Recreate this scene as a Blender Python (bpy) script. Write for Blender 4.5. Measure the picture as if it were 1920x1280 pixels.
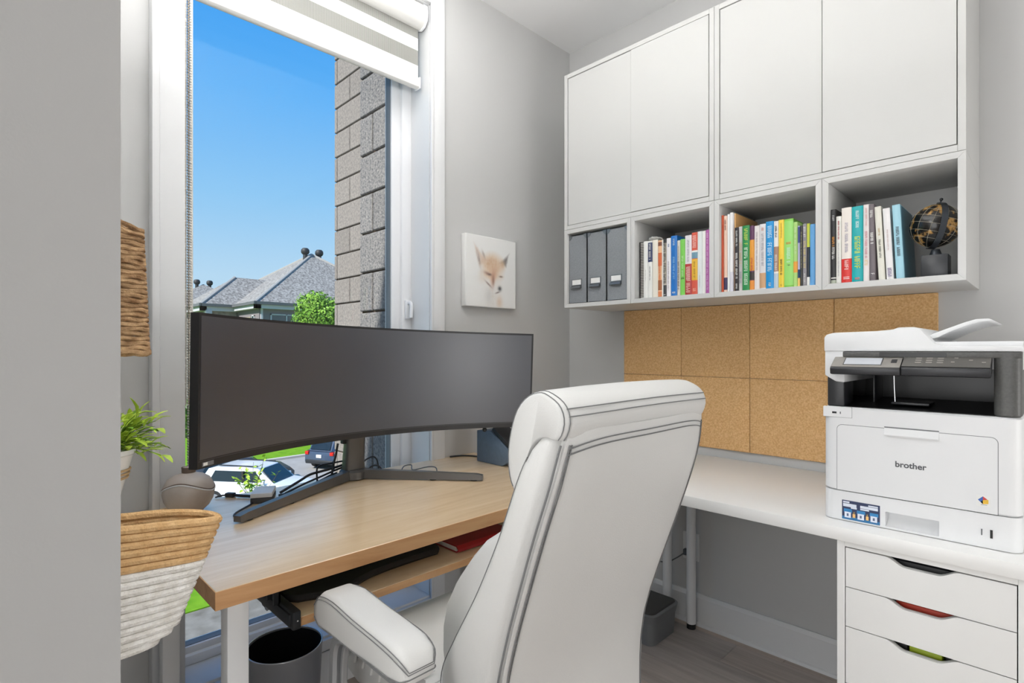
import bpy, bmesh, math, random
from mathutils import Vector, Matrix, noise as mnoise

for o in list(bpy.data.objects):
    bpy.data.objects.remove(o, do_unlink=True)
S = bpy.context.scene
C = S.collection
PI = math.pi
random.seed(7)

# ------------------------------------------------------------------ camera
cam_d = bpy.data.cameras.new('camera')
cam = bpy.data.objects.new('camera', cam_d)
C.objects.link(cam)
cam.location = (1.825, -2.242, 1.196)
cam.rotation_euler = (PI / 2, 0, math.radians(45.22))
cam_d.sensor_width = 36
cam_d.lens = 36 * 1013.6 / 1920
cam_d.shift_y = 15.0 / 1920
cam_d.clip_start = 0.02
cam_d.clip_end = 500
S.camera = cam

# ------------------------------------------------------------------ view, world, sun, indoor fill lights
S.view_settings.view_transform = 'Standard'
S.view_settings.look = 'None'
S.view_settings.gamma = 1
S.view_settings.use_curve_mapping = False
S.view_settings.exposure = 0.0

def lin(c):
    out = []
    for v in c:
        v = v / 255.0
        out.append(v / 12.92 if v <= 0.04045 else ((v + 0.055) / 1.055) ** 2.4)
    return tuple(out) + (1,)

W = bpy.data.worlds.new('sky')
S.world = W
W.use_nodes = True
nt = W.node_tree
nt.nodes.clear()
tc = nt.nodes.new('ShaderNodeTexCoord')
sp = nt.nodes.new('ShaderNodeSeparateXYZ')
rp = nt.nodes.new('ShaderNodeValToRGB')
bg = nt.nodes.new('ShaderNodeBackground')
ow = nt.nodes.new('ShaderNodeOutputWorld')
nt.links.new(tc.outputs['Generated'], sp.inputs[0])
nt.links.new(sp.outputs['Z'], rp.inputs[0])
nt.links.new(rp.outputs[0], bg.inputs[0])
nt.links.new(bg.outputs[0], ow.inputs[0])
cr = rp.color_ramp
cr.elements[0].position = 0.0
cr.elements[0].color = lin((205, 229, 247))
cr.elements[1].position = 1.0
cr.elements[1].color = lin((52, 146, 244))
for p, c in ((0.12, (190, 224, 250)), (0.25, (150, 207, 252)), (0.40, (102, 184, 254)), (0.52, (68, 166, 253))):
    e = cr.elements.new(p)
    e.color = lin(c)
bg.inputs[1].default_value = 1.0

def light(name, kind, loc, energy, size=0.3, color=(1, 1, 1), target=None, shape='DISK', sy=None):
    d = bpy.data.lights.new(name, kind)
    d.energy = energy
    d.color = color
    if kind == 'AREA':
        d.shape = shape
        d.size = size
        if sy:
            d.size_y = sy
    o = bpy.data.objects.new(name, d)
    o.location = loc
    C.objects.link(o)
    if target is not None:
        o.rotation_euler = (Vector(target) - Vector(loc)).to_track_quat('-Z', 'Y').to_euler()
    return o

sun = light('sun', 'SUN', (10, -12, 20), 7.4, color=(1.0, 0.96, 0.9), target=None)
sun.data.angle = math.radians(1.5)
sun.rotation_euler = (Vector((-0.12, 0.76, -0.64))).to_track_quat('-Z', 'Y').to_euler()
# unseen fill lights, added to even out the brightness of the room
LC = (1.0, 0.995, 0.985)
light('ceiling_fill_desk', 'AREA', (0.42, -1.35, 2.755), 4.8, 0.50, LC, shape='RECTANGLE', sy=1.1)  # overhead fill added to brighten the desk and window side
light('upward_fill', 'AREA', (1.15, -1.95, 1.95), 36, 0.5, LC, target=(1.15, -1.95, 3))  # added fill aimed up to bounce off the ceiling, no fitting there
light('partition_fill', 'AREA', (1.2, -2.13, 1.1), 2.6, 0.2, LC, target=(1.0, 0, 1.1), shape='RECTANGLE', sy=1.6)  # added fill for the basket and room corner, no strip on the wall
light('low_fill_right', 'POINT', (3.3, -0.75, 0.95), 35, color=LC).data.shadow_soft_size = 0.3  # low fill point added at the right, no lamp stands there
# added frontal fill before the solid rear wall, behind the camera; no door there
light('rear_fill', 'AREA', (1.7, -4.78, 1.10), 40, 1.7, (0.98, 0.99, 1.0), target=(1.7, 0, 1.10), shape='RECTANGLE', sy=2.1)

# ------------------------------------------------------------------ materials
MATS = {}
def mat(name, col, rough=0.5, metal=0.0, spec=0.5, coat=0.0, coat_r=0.1, noise=None, bump=None, rnd=0.0, sheen=0.0, trans=0.0, alpha=1.0):
    """noise=(scale, colour2, contrast, stretch xyz)  bump=(scale, strength, stretch)"""
    m = bpy.data.materials.new(name)
    m.use_nodes = True
    n = m.node_tree
    b = n.nodes['Principled BSDF']
    b.inputs['Base Color'].default_value = lin(col)
    b.inputs['Roughness'].default_value = rough
    b.inputs['Metallic'].default_value = metal
    b.inputs['Specular IOR Level'].default_value = spec
    b.inputs['Coat Weight'].default_value = coat
    b.inputs['Coat Roughness'].default_value = coat_r
    if alpha < 1:
        b.inputs['Alpha'].default_value = alpha
    t = None
    def coord(stretch):
        t = n.nodes.new('ShaderNodeTexCoord')
        mp = n.nodes.new('ShaderNodeMapping')
        mp.inputs['Scale'].default_value = stretch
        n.links.new(t.outputs['Object'], mp.inputs[0])
        return mp.outputs[0]
    csock = None
    if noise:
        sc, c2, con = noise[0], noise[1], noise[2]
        st = noise[3] if len(noise) > 3 else (1, 1, 1)
        tx = n.nodes.new('ShaderNodeTexNoise')
        tx.inputs['Scale'].default_value = sc
        tx.inputs['Detail'].default_value = 5
        n.links.new(coord(st), tx.inputs['Vector'])
        r = n.nodes.new('ShaderNodeValToRGB')
        r.color_ramp.elements[0].position = 0.5 - con
        r.color_ramp.elements[1].position = 0.5 + con
        r.color_ramp.elements[0].color = lin(col)
        r.color_ramp.elements[1].color = lin(c2)
        n.links.new(tx.outputs[0], r.inputs[0])
        csock = r.outputs[0]
    if rnd:
        oi = n.nodes.new('ShaderNodeObjectInfo')
        hs = n.nodes.new('ShaderNodeHueSaturation')
        mr = n.nodes.new('ShaderNodeMapRange')
        mr.inputs[3].default_value = 1 - rnd
        mr.inputs[4].default_value = 1 + rnd
        n.links.new(oi.outputs['Random'], mr.inputs[0])
        n.links.new(mr.outputs[0], hs.inputs['Value'])
        if csock:
            n.links.new(csock, hs.inputs['Color'])
        else:
            hs.inputs['Color'].default_value = lin(col)
        csock = hs.outputs[0]
    if csock:
        n.links.new(csock, b.inputs['Base Color'])
    if bump:
        st = bump[2] if len(bump) > 2 else (1, 1, 1)
        tx = n.nodes.new('ShaderNodeTexNoise')
        tx.inputs['Scale'].default_value = bump[0]
        tx.inputs['Detail'].default_value = 3
        n.links.new(coord(st), tx.inputs['Vector'])
        bp = n.nodes.new('ShaderNodeBump')
        bp.inputs['Strength'].default_value = bump[1]
        bp.inputs['Distance'].default_value = 0.005
        n.links.new(tx.outputs[0], bp.inputs['Height'])
        n.links.new(bp.outputs[0], b.inputs['Normal'])
    MATS[name] = m
    return m

def glass_mat(name, tint=(255, 255, 255), refl=0.06, rough=0.0):
    m = bpy.data.materials.new(name)
    m.use_nodes = True
    n = m.node_tree
    n.nodes.clear()
    o = n.nodes.new('ShaderNodeOutputMaterial')
    tr = n.nodes.new('ShaderNodeBsdfTransparent')
    tr.inputs[0].default_value = lin(tint)
    g = n.nodes.new('ShaderNodeBsdfGlossy')
    g.inputs['Roughness'].default_value = rough
    mx = n.nodes.new('ShaderNodeMixShader')
    mx.inputs[0].default_value = refl
    n.links.new(tr.outputs[0], mx.inputs[1])
    n.links.new(g.outputs[0], mx.inputs[2])
    n.links.new(mx.outputs[0], o.inputs[0])
    MATS[name] = m
    return m

def wood_mat(name, c1, c2, c3, rough, coat, stretch=(1, 1, 1)):
    m = bpy.data.materials.new(name)
    m.use_nodes = True
    n = m.node_tree
    b = n.nodes['Principled BSDF']
    t = n.nodes.new('ShaderNodeTexCoord')
    mp = n.nodes.new('ShaderNodeMapping')
    mp.inputs['Scale'].default_value = stretch
    n.links.new(t.outputs['Object'], mp.inputs[0])
    tx = n.nodes.new('ShaderNodeTexNoise')
    tx.inputs['Scale'].default_value = 3.0
    tx.inputs['Detail'].default_value = 8
    tx.inputs['Roughness'].default_value = 0.62
    tx.inputs['Distortion'].default_value = 0.6
    n.links.new(mp.outputs[0], tx.inputs['Vector'])
    r = n.nodes.new('ShaderNodeValToRGB')
    r.color_ramp.elements[0].position = 0.3
    r.color_ramp.elements[1].position = 0.72
    r.color_ramp.elements[0].color = lin(c1)
    r.color_ramp.elements[1].color = lin(c3)
    e = r.color_ramp.elements.new(0.5)
    e.color = lin(c2)
    n.links.new(tx.outputs[0], r.inputs[0])
    n.links.new(r.outputs[0], b.inputs['Base Color'])
    b.inputs['Roughness'].default_value = rough
    b.inputs['Coat Weight'].default_value = coat
    b.inputs['Coat Roughness'].default_value = 0.27
    b.inputs['Coat IOR'].default_value = 2.2 if coat > 0.5 else 1.5
    MATS[name] = m
    return m

mat('wall', (198, 198, 197), 0.85, noise=(0.6, (202, 202, 201), 0.3), bump=(350, 0.03))
mat('ceiling_paint', (238, 238, 238), 0.9, bump=(300, 0.03))
mat('trim', (226, 227, 228), 0.4)
mat('vinyl', (238, 239, 241), 0.3)
mat('gasket', (120, 122, 126), 0.6)
mat('cabinet', (202, 202, 200), 0.45, noise=(2, (205, 205, 203), 0.4))
mat('desk_white', (240, 240, 238), 0.3, noise=(3, (243, 243, 241), 0.3))
mat('leg_white', (236, 237, 238), 0.3)
mat('black_rubber', (24, 24, 25), 0.6)
mat('cork', (216, 168, 112), 0.9, spec=0.2, noise=(170, (238, 198, 144), 0.16), bump=(180, 0.5), rnd=0.03)
wood_mat('oak', (222, 188, 144), (236, 206, 164), (244, 218, 180), 0.34, 1.0, (9, 0.9, 9))
wood_mat('oak_edge', (168, 120, 74), (190, 144, 98), (204, 162, 116), 0.5, 0.1, (7, 0.9, 7))
mat('leather', (214, 214, 212), 0.42, spec=0.45, noise=(5, (219, 219, 217), 0.3), bump=(420, 0.12))
mat('stitch', (120, 121, 122), 0.7)
mat('chair_fabric', (70, 70, 68), 0.9, bump=(600, 0.4))
mat('chair_metal', (168, 170, 172), 0.35, metal=0.55)
mat('chrome', (200, 202, 205), 0.18, metal=1.0)
mat('monitor_plastic', (34, 34, 36), 0.4, spec=0.5)
mat('monitor_stand', (96, 94, 92), 0.34, metal=0.45)
mat('screen', (36, 40, 52), 0.42, spec=1.0, coat=1.0, coat_r=0.35)
mat('sticker_grey', (120, 122, 126), 0.5)
mat('cable', (40, 40, 42), 0.5)
mat('cable_grey', (90, 92, 95), 0.5)
mat('adapter_white', (222, 224, 226), 0.35)
mat('adapter_dark', (62, 63, 66), 0.5)
mat('printer_white', (232, 233, 234), 0.42, bump=(500, 0.05))
mat('printer_line', (120, 122, 124), 0.6)
mat('printer_dark', (44, 45, 48), 0.35)
mat('printer_black', (12, 12, 13), 0.3)
mat('printer_grey', (150, 146, 140), 0.4, metal=0.2)
mat('printer_panel', (98, 96, 92), 0.38, metal=0.2)
mat('printer_smoke', (74, 74, 72), 0.45, noise=(220, (92, 92, 90), 0.3))
mat('lcd', (196, 200, 206), 0.2)
mat('ink_grey', (84, 86, 90), 0.5)
mat('ink_black', (20, 20, 22), 0.5)
mat('ink_white', (240, 240, 238), 0.5)
mat('ceramic', (168, 154, 144), 0.55, noise=(7, (206, 200, 194), 0.22), bump=(70, 0.12))
mat('ceramic_dark', (112, 96, 84), 0.6)
mat('rope_tan', (222, 186, 138), 0.95, spec=0.15, noise=(60, (200, 158, 108), 0.25), bump=(160, 0.8))
mat('rope_white', (246, 244, 240), 0.95, spec=0.15, noise=(60, (216, 211, 202), 0.25), bump=(160, 0.8))
mat('seagrass', (204, 170, 130), 0.9, spec=0.15, noise=(34, (122, 90, 62), 0.2, (1, 1, 2.5)), bump=(120, 1.0), rnd=0.12)
mat('leaf_light', (204, 226, 84), 0.5, spec=0.3, noise=(20, (118, 164, 30), 0.3), rnd=0.18)
mat('leaf_dark', (84, 128, 30), 0.55, spec=0.3, noise=(20, (120, 160, 40), 0.3), rnd=0.2)
mat('pot_white', (230, 230, 228), 0.25)
mat('twine', (190, 160, 120), 0.9)
mat('bin_grey', (150, 152, 157), 0.35, metal=0.2)
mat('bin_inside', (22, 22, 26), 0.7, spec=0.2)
mat('bin_rim', (205, 207, 212), 0.25, metal=0.5)
mat('box_grey', (120, 122, 124), 0.5)
mat('lid_grey', (62, 62, 61), 0.5)
mat('speaker_blue', (92, 108, 124), 0.5, noise=(60, (82, 97, 112), 0.3))
mat('speaker_black', (30, 30, 31), 0.55)
mat('binder', (124, 128, 132), 0.5, noise=(240, (142, 146, 150), 0.25), bump=(300, 0.2))
mat('metal_corner', (122, 125, 128), 0.35, metal=0.9)
mat('paper', (240, 238, 232), 0.8, noise=(90, (226, 223, 214), 0.3, (1, 1, 0.05)))
mat('paper_tag', (236, 236, 234), 0.7)
mat('kraft', (206, 160, 104), 0.8)
mat('globe_black', (22, 21, 20), 0.18, spec=0.6)
mat('globe_gold', (196, 150, 84), 0.4, metal=0.5)
mat('globe_line', (176, 168, 148), 0.4)
mat('globe_arm', (70, 74, 80), 0.32, metal=0.6)
mat('globe_base', (44, 46, 50), 0.35)
mat('red_cover', (170, 20, 26), 0.4, noise=(12, (140, 14, 20), 0.3))
mat('keyboard_black', (26, 27, 29), 0.45)
mat('keycap', (36, 37, 40), 0.5)
mat('slide_black', (38, 40, 43), 0.4, metal=0.4)
mat('canvas_edge', (236, 236, 234), 0.8, bump=(500, 0.2))
mat('blind_white', (226, 226, 224), 0.8)
mat('blind_rail', (228, 227, 224), 0.35)
mat('chain_white', (226, 222, 214), 0.5)
mat('chain_dark', (150, 146, 140), 0.5)
mat('drawer_black', (34, 35, 38), 0.5)
mat('drawer_red', (196, 58, 30), 0.5)
mat('drawer_lime', (170, 190, 30), 0.5)
mat('outlet', (232, 232, 230), 0.4)
# outdoors
mat('brick_light', (146, 137, 129), 0.95, spec=0.1, noise=(60, (118, 111, 106), 0.2), bump=(90, 0.5), rnd=0.07)
mat('brick_dark', (142, 137, 133), 0.95, spec=0.1, noise=(90, (96, 94, 96), 0.18), bump=(120, 1.0), rnd=0.07)
mat('mortar', (86, 72, 62), 0.95, spec=0.1)
mat('shingle', (112, 108, 104), 0.95, spec=0.1, noise=(5, (160, 156, 150), 0.12), bump=(6, 0.6))
mat('shingle_edge', (160, 156, 150), 0.95)
mat('siding', (124, 115, 118), 0.8)
mat('house_brick', (118, 112, 110), 0.9, noise=(3, (150, 144, 142), 0.2))
mat('house_beige', (158, 144, 128), 0.9)
mat('eave', (186, 184, 188), 0.6)
mat('gutter', (96, 96, 98), 0.6)
mat('house_glass', (60, 70, 74), 0.08, spec=0.8)
mat('vent_dark', (44, 44, 45), 0.6)
mat('grass', (120, 160, 40), 0.95, spec=0.1, noise=(3, (96, 140, 30), 0.2), bump=(20, 1.0))
mat('asphalt', (150, 146, 142), 0.95, spec=0.1, noise=(2, (164, 160, 155), 0.25))
mat('concrete', (142, 136, 126), 0.95, spec=0.1, noise=(2.5, (112, 106, 96), 0.2))
mat('kerb', (190, 182, 172), 0.9)
mat('bark', (96, 76, 58), 0.9)
mat('tree_leaf', (96, 140, 44), 0.6, spec=0.2, noise=(1.2, (140, 178, 70), 0.2))
mat('hedge_leaf', (110, 142, 60), 0.6, spec=0.2, noise=(1.2, (80, 112, 40), 0.2))
mat('car_white', (228, 230, 232), 0.25, coat=0.6)
mat('car_navy', (60, 72, 92), 0.25, coat=0.6)
mat('car_dark', (64, 66, 72), 0.25, coat=0.6)
mat('car_glass', (34, 40, 42), 0.06, spec=0.8)
mat('car_trim', (36, 37, 40), 0.5)
mat('tyre', (34, 34, 35), 0.8)
mat('rim', (170, 172, 175), 0.35, metal=0.7)
mat('tail_light', (196, 40, 26), 0.25)
glass_mat('pane', (250, 252, 252), 0.015)
def sheer_mat():
    m = bpy.data.materials.new('blind_sheer')
    m.use_nodes = True
    n = m.node_tree
    b = n.nodes['Principled BSDF']
    b.inputs['Base Color'].default_value = lin((170, 170, 164))
    b.inputs['Roughness'].default_value = 0.9
    t = n.nodes.new('ShaderNodeTexCoord')
    w = n.nodes.new('ShaderNodeTexWave')
    w.bands_direction = 'Y'
    w.inputs['Scale'].default_value = 60
    r = n.nodes.new('ShaderNodeMapRange')
    r.inputs[3].default_value = 0.45
    r.inputs[4].default_value = 0.85
    n.links.new(t.outputs['Object'], w.inputs[0])
    n.links.new(w.outputs[1], r.inputs[0])
    n.links.new(r.outputs[0], b.inputs['Alpha'])
    MATS['blind_sheer'] = m
sheer_mat()

# ------------------------------------------------------------------ mesh builder
OFF = {}
class MB:
    def __init__(self):
        self.v = []
        self.f = []
    def add(self, vs, fs):
        b = len(self.v)
        self.v += [tuple(p) for p in vs]
        self.f += [tuple(i + b for i in q) for q in fs]
        return self
    def bm(self, bm):
        bm.verts.index_update()
        self.add([v.co[:] for v in bm.verts], [[v.index for v in f.verts] for f in bm.faces])
        bm.free()
        return self
    def box(self, x0, x1, y0, y1, z0, z1, bev=0.0, seg=2, M=None):
        bm = bmesh.new()
        bmesh.ops.create_cube(bm, size=1)
        for v in bm.verts:
            v.co = Vector(((x0 + x1) / 2 + v.co.x * (x1 - x0), (y0 + y1) / 2 + v.co.y * (y1 - y0), (z0 + z1) / 2 + v.co.z * (z1 - z0)))
        if bev > 0:
            bmesh.ops.bevel(bm, geom=list(bm.edges), offset=bev, segments=seg, affect='EDGES', profile=0.5)
        if M is not None:
            bm.transform(M)
        return self.bm(bm)
    def prism(self, poly, axis, a0, a1, bev=0.0, seg=2, M=None):
        """poly in the two other axes (in x,y,z order), extruded along axis"""
        bm = bmesh.new()
        def mk(p, a):
            if axis == 0: return (a, p[0], p[1])
            if axis == 1: return (p[0], a, p[1])
            return (p[0], p[1], a)
        A = [bm.verts.new(mk(p, a0)) for p in poly]
        B = [bm.verts.new(mk(p, a1)) for p in poly]
        n = len(poly)
        bm.faces.new(A)
        bm.faces.new(B[::-1])
        for i in range(n):
            bm.faces.new((A[i], B[i], B[(i + 1) % n], A[(i + 1) % n])[::-1])
        bmesh.ops.recalc_face_normals(bm, faces=bm.faces)
        if bev > 0:
            bmesh.ops.bevel(bm, geom=list(bm.edges), offset=bev, segments=seg, affect='EDGES', profile=0.5)
        if M is not None:
            bm.transform(M)
        return self.bm(bm)
    def loft(self, secs, closed=True, caps=True, loop=False):
        n = len(secs[0])
        b = len(self.v)
        for s in secs:
            self.v += [tuple(p) for p in s]
        m = len(secs)
        for i in range(m - 1 if not loop else m):
            for j in range(n if closed else n - 1):
                a, c = b + i * n + j, b + i * n + (j + 1) % n
                d, e = b + ((i + 1) % m) * n + (j + 1) % n, b + ((i + 1) % m) * n + j
                self.f.append((a, c, d, e))
        if caps and closed and not loop:
            self.f.append(tuple(b + j for j in range(n))[::-1])
            self.f.append(tuple(b + (m - 1) * n + j for j in range(n)))
        return self
    def tube(self, pts, r, n=8, loop=False, smooth=0, caps=True):
        P = [Vector(p) for p in pts]
        if smooth:
            P = catmull(P, smooth, loop)
        m = len(P)
        secs = []
        up = None
        for i, p in enumerate(P):
            if loop:
                d = P[(i + 1) % m] - P[i - 1]
            else:
                d = P[min(i + 1, m - 1)] - P[max(i - 1, 0)]
            if d.length < 1e-9:
                d = Vector((0, 0, 1))
            d.normalize()
            if up is None:
                up = Vector((0, 0, 1)) if abs(d.z) < 0.9 else Vector((1, 0, 0))
            u = up - d * up.dot(d)
            if u.length < 1e-6:
                u = d.orthogonal()
            u.normalize()
            up = u
            w = d.cross(u)
            rr = r(i / (m - 1)) if callable(r) else r
            secs.append([p + (u * math.cos(2 * PI * k / n) + w * math.sin(2 * PI * k / n)) * rr for k in range(n)])
        return self.loft(secs, True, caps, loop)
    def lathe(self, prof, c=(0, 0, 0), n=32, caps=True, sx=1, sy=1):
        secs = []
        for r, z in prof:
            secs.append([(c[0] + sx * r * math.cos(2 * PI * k / n), c[1] + sy * r * math.sin(2 * PI * k / n), c[2] + z) for k in range(n)])
        return self.loft(secs, True, caps)
    def cyl(self, p0, p1, r0, r1=None, n=20):
        r1 = r0 if r1 is None else r1
        return self.tube([p0, p1], lambda t: r0 + (r1 - r0) * t, n)
    def sphere(self, c, r, n=16, m=10, sx=1, sy=1, sz=1):
        prof = [(max(1e-4, math.sin(PI * i / m)) * r, -math.cos(PI * i / m) * r * sz) for i in range(m + 1)]
        return self.lathe(prof, c, n, True, sx, sy)
    def build(self, name, m, parent=None, smooth=True, ang=38, kind=None, sub=0, world=True):
        me = bpy.data.meshes.new(name)
        off = OFF.get(parent.name, Vector((0, 0, 0))) if parent else Vector((0, 0, 0))
        me.from_pydata([(v[0] - off[0], v[1] - off[1], v[2] - off[2]) for v in self.v], [], self.f)
        bm = bmesh.new()
        bm.from_mesh(me)
        bmesh.ops.recalc_face_normals(bm, faces=bm.faces)
        bm.to_mesh(me)
        bm.free()
        if smooth:
            me.polygons.foreach_set('use_smooth', [True] * len(me.polygons))
            me.set_sharp_from_angle(angle=math.radians(ang))
        me.materials.append(MATS[m] if isinstance(m, str) else m)
        o = bpy.data.objects.new(name, me)
        C.objects.link(o)
        if parent:
            o.parent = parent
            OFF[o.name] = off
        if kind:
            o['kind'] = kind
        if sub:
            md = o.modifiers.new('sub', 'SUBSURF')
            md.levels = sub
            md.render_levels = sub
        return o

def catmull(P, k, loop=False):
    out = []
    m = len(P)
    rng = range(m) if loop else range(m - 1)
    for i in rng:
        p0 = P[(i - 1) % m] if loop else P[max(i - 1, 0)]
        p1 = P[i]
        p2 = P[(i + 1) % m]
        p3 = P[(i + 2) % m] if loop else P[min(i + 2, m - 1)]
        for j in range(k):
            t = j / k
            out.append(0.5 * ((2 * p1) + (p2 - p0) * t + (2 * p0 - 5 * p1 + 4 * p2 - p3) * t * t + (3 * p1 - p0 - 3 * p2 + p3) * t ** 3))
    if not loop:
        out.append(P[-1].copy())
    return out

def interp(tab, t):
    """tab: sorted list of (t, value...)"""
    if t <= tab[0][0]:
        return tab[0][1:]
    for a, b in zip(tab, tab[1:]):
        if t <= b[0]:
            k = (t - a[0]) / (b[0] - a[0])
            i = tab.index(a)
            p, q = tab[max(i - 1, 0)], tab[min(i + 2, len(tab) - 1)]
            h = b[0] - a[0]
            out = []
            for c in range(1, len(a)):
                m0 = (b[c] - p[c]) / (b[0] - p[0])
                m1 = (q[c] - a[c]) / (q[0] - a[0])
                out.append((2 * k ** 3 - 3 * k * k + 1) * a[c] + (k ** 3 - 2 * k * k + k) * h * m0 + (3 * k * k - 2 * k ** 3) * b[c] + (k ** 3 - k * k) * h * m1)
            return tuple(out)
    return tab[-1][1:]

def rrect(cx, cy, hx, hy, r, k=5):
    r = min(r, hx * 0.999, hy * 0.999)
    pts = []
    for q, (sx, sy) in enumerate(((1, 1), (-1, 1), (-1, -1), (1, -1))):
        for i in range(k + 1):
            a = PI / 2 * q + PI / 2 * i / k
            pts.append((cx + sx * (hx - r) + r * math.cos(a), cy + sy * (hy - r) + r * math.sin(a)))
    return pts

def tag(o, label, cat, group=None, kind=None):
    o['label'] = label
    o['category'] = cat
    if group: o['group'] = group
    if kind: o['kind'] = kind
    return o

def thing(name, label, cat, loc, group=None, local=False, rz=0):
    o = bpy.data.objects.new(name, None)
    o.empty_display_size = 0.05
    o.location = loc
    o.rotation_euler = (0, 0, rz)
    C.objects.link(o)
    OFF[o.name] = Vector((0, 0, 0)) if local else Vector(loc)
    tag(o, label, cat, group)
    return o

def struct(name, label=None):
    o = bpy.data.objects.new(name, None)
    C.objects.link(o)
    o['kind'] = 'structure'
    OFF[o.name] = Vector((0, 0, 0))
    return o

def text_mb(txt, size, M, extrude=0.0004, bold=0.0):
    cu = bpy.data.curves.new('txt', 'FONT')
    cu.body = txt
    cu.size = size
    cu.extrude = extrude
    cu.offset = bold
    cu.align_x = 'CENTER'
    cu.align_y = 'CENTER'
    o = bpy.data.objects.new('txt', cu)
    me = bpy.data.meshes.new_from_object(o)
    mb = MB()
    mb.add([M @ v.co for v in me.vertices], [list(p.vertices) for p in me.polygons])
    bpy.data.objects.remove(o)
    bpy.data.meshes.remove(me)
    bpy.data.curves.remove(cu)
    return mb

# ================================================================== THE ROOM
WT = 0.13            # outer wall thickness
CEIL = 2.767
WY0, WY1, WZ0, WZ1 = -1.803, -0.910, 0.185, 2.62     # window opening

def sbox(name, m, *boxes, bev=0.0):
    mb = MB()
    for b in boxes:
        mb.box(*b, bev=bev)
    o = mb.build(name, m, smooth=False)
    o['kind'] = 'structure'
    return o

sbox('wall_window', 'wall',
     (-WT, 0, -4.93, WY0, 0, CEIL), (-WT, 0, WY1, 0, 0, CEIL),
     (-WT, 0, WY0, WY1, 0, WZ0 - 0.02), (-WT, 0, WY0, WY1, WZ1, CEIL))
sbox('wall_cabinets', 'wall', (-WT, 4.33, 0, 0.13, 0, CEIL))
sbox('wall_partition', 'wall', (0, 1.30, -2.285, -2.16, 0, CEIL))
sbox('wall_occluder', 'wall', (2.35, 4.2, -2.285, -2.16, 0, CEIL), (1.30, 2.35, -2.285, -2.16, 2.45, CEIL))  # unseen doorway wall, added to keep light off the partition end
sbox('wall_right', 'wall', (4.2, 4.33, -4.93, 0, 0, CEIL))
sbox('wall_rear', 'wall', (0, 4.2, -4.93, -4.8, 0, CEIL))
sbox('ceiling', 'ceiling_paint', (-WT, 4.33, -4.93, 0.13, CEIL, CEIL + 0.12))

# floor with planks running along the cabinet wall
floor = sbox('floor', 'mortar', (-WT, 4.33, -4.93, 0.13, -0.12, -0.004))
pm = bpy.data.materials.new('plank')
pm.use_nodes = True
n = pm.node_tree
b = n.nodes['Principled BSDF']
b.inputs['Roughness'].default_value = 0.42
t = n.nodes.new('ShaderNodeTexCoord')
mp = n.nodes.new('ShaderNodeMapping')
mp.inputs['Scale'].default_value = (1.2, 22, 22)
oi = n.nodes.new('ShaderNodeObjectInfo')
ad = n.nodes.new('ShaderNodeVectorMath')
mul = n.nodes.new('ShaderNodeVectorMath')
mul.operation = 'SCALE'
mul.inputs['Scale'].default_value = 40
n.links.new(oi.outputs['Random'], mul.inputs[0])
n.links.new(t.outputs['Object'], mp.inputs[0])
n.links.new(mp.outputs[0], ad.inputs[0])
n.links.new(mul.outputs[0], ad.inputs[1])
tx = n.nodes.new('ShaderNodeTexNoise')
tx.inputs['Scale'].default_value = 2.2
tx.inputs['Detail'].default_value = 7
n.links.new(ad.outputs[0], tx.inputs['Vector'])
r = n.nodes.new('ShaderNodeValToRGB')
r.color_ramp.elements[0].position = 0.32
r.color_ramp.elements[1].position = 0.7
r.color_ramp.elements[0].color = lin((170, 161, 154))
r.color_ramp.elements[1].color = lin((200, 192, 186))
n.links.new(tx.outputs[0], r.inputs[0])
mx = n.nodes.new('ShaderNodeMix')
mx.data_type = 'RGBA'
mx.blend_type = 'MULTIPLY'
mx.inputs[0].default_value = 1
mr = n.nodes.new('ShaderNodeValToRGB')
mr.color_ramp.elements[0].color = (0.80, 0.80, 0.81, 1)
mr.color_ramp.elements[1].color = (1.0, 0.90, 0.82, 1)
n.links.new(oi.outputs['Random'], mr.inputs[0])
n.links.new(r.outputs[0], mx.inputs[6])
n.links.new(mr.outputs[0], mx.inputs[7])
n.links.new(mx.outputs[2], b.inputs['Base Color'])
MATS['plank'] = pm
PL, PW = 1.2, 0.158
proto = {}
def plank(x0, x1, y0, y1):
    k = round(x1 - x0, 3), round(y1 - y0, 3)
    if k not in proto:
        mb = MB().box(0.0006, k[0] - 0.0006, 0.0006, k[1] - 0.0006, -0.006, 0.0, bev=0.0012, seg=1)
        o = mb.build('plank', 'plank', smooth=False)
        proto[k] = o.data
    else:
        o = bpy.data.objects.new('plank', proto[k])
        C.objects.link(o)
    o.parent = floor
    o.location = (x0, y0, 0)
row = 0
y1 = -0.0
starts = [1.088, 0.913, 0.55, 1.35, 0.2, 0.75]
y = -0.052
first = True
while y > -4.8:
    ya, yb = (y, -0.0) if first else (max(y - PW, -4.8), y)
    x = starts[row % 6] - PL * 2
    while x < 4.2:
        a, c = max(x, 0.0), min(x + PL, 4.2)
        if c - a > 0.01:
            plank(a, c, ya, yb)
        x += PL
    if not first:
        y -= PW
    first = False
    row += 1

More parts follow.
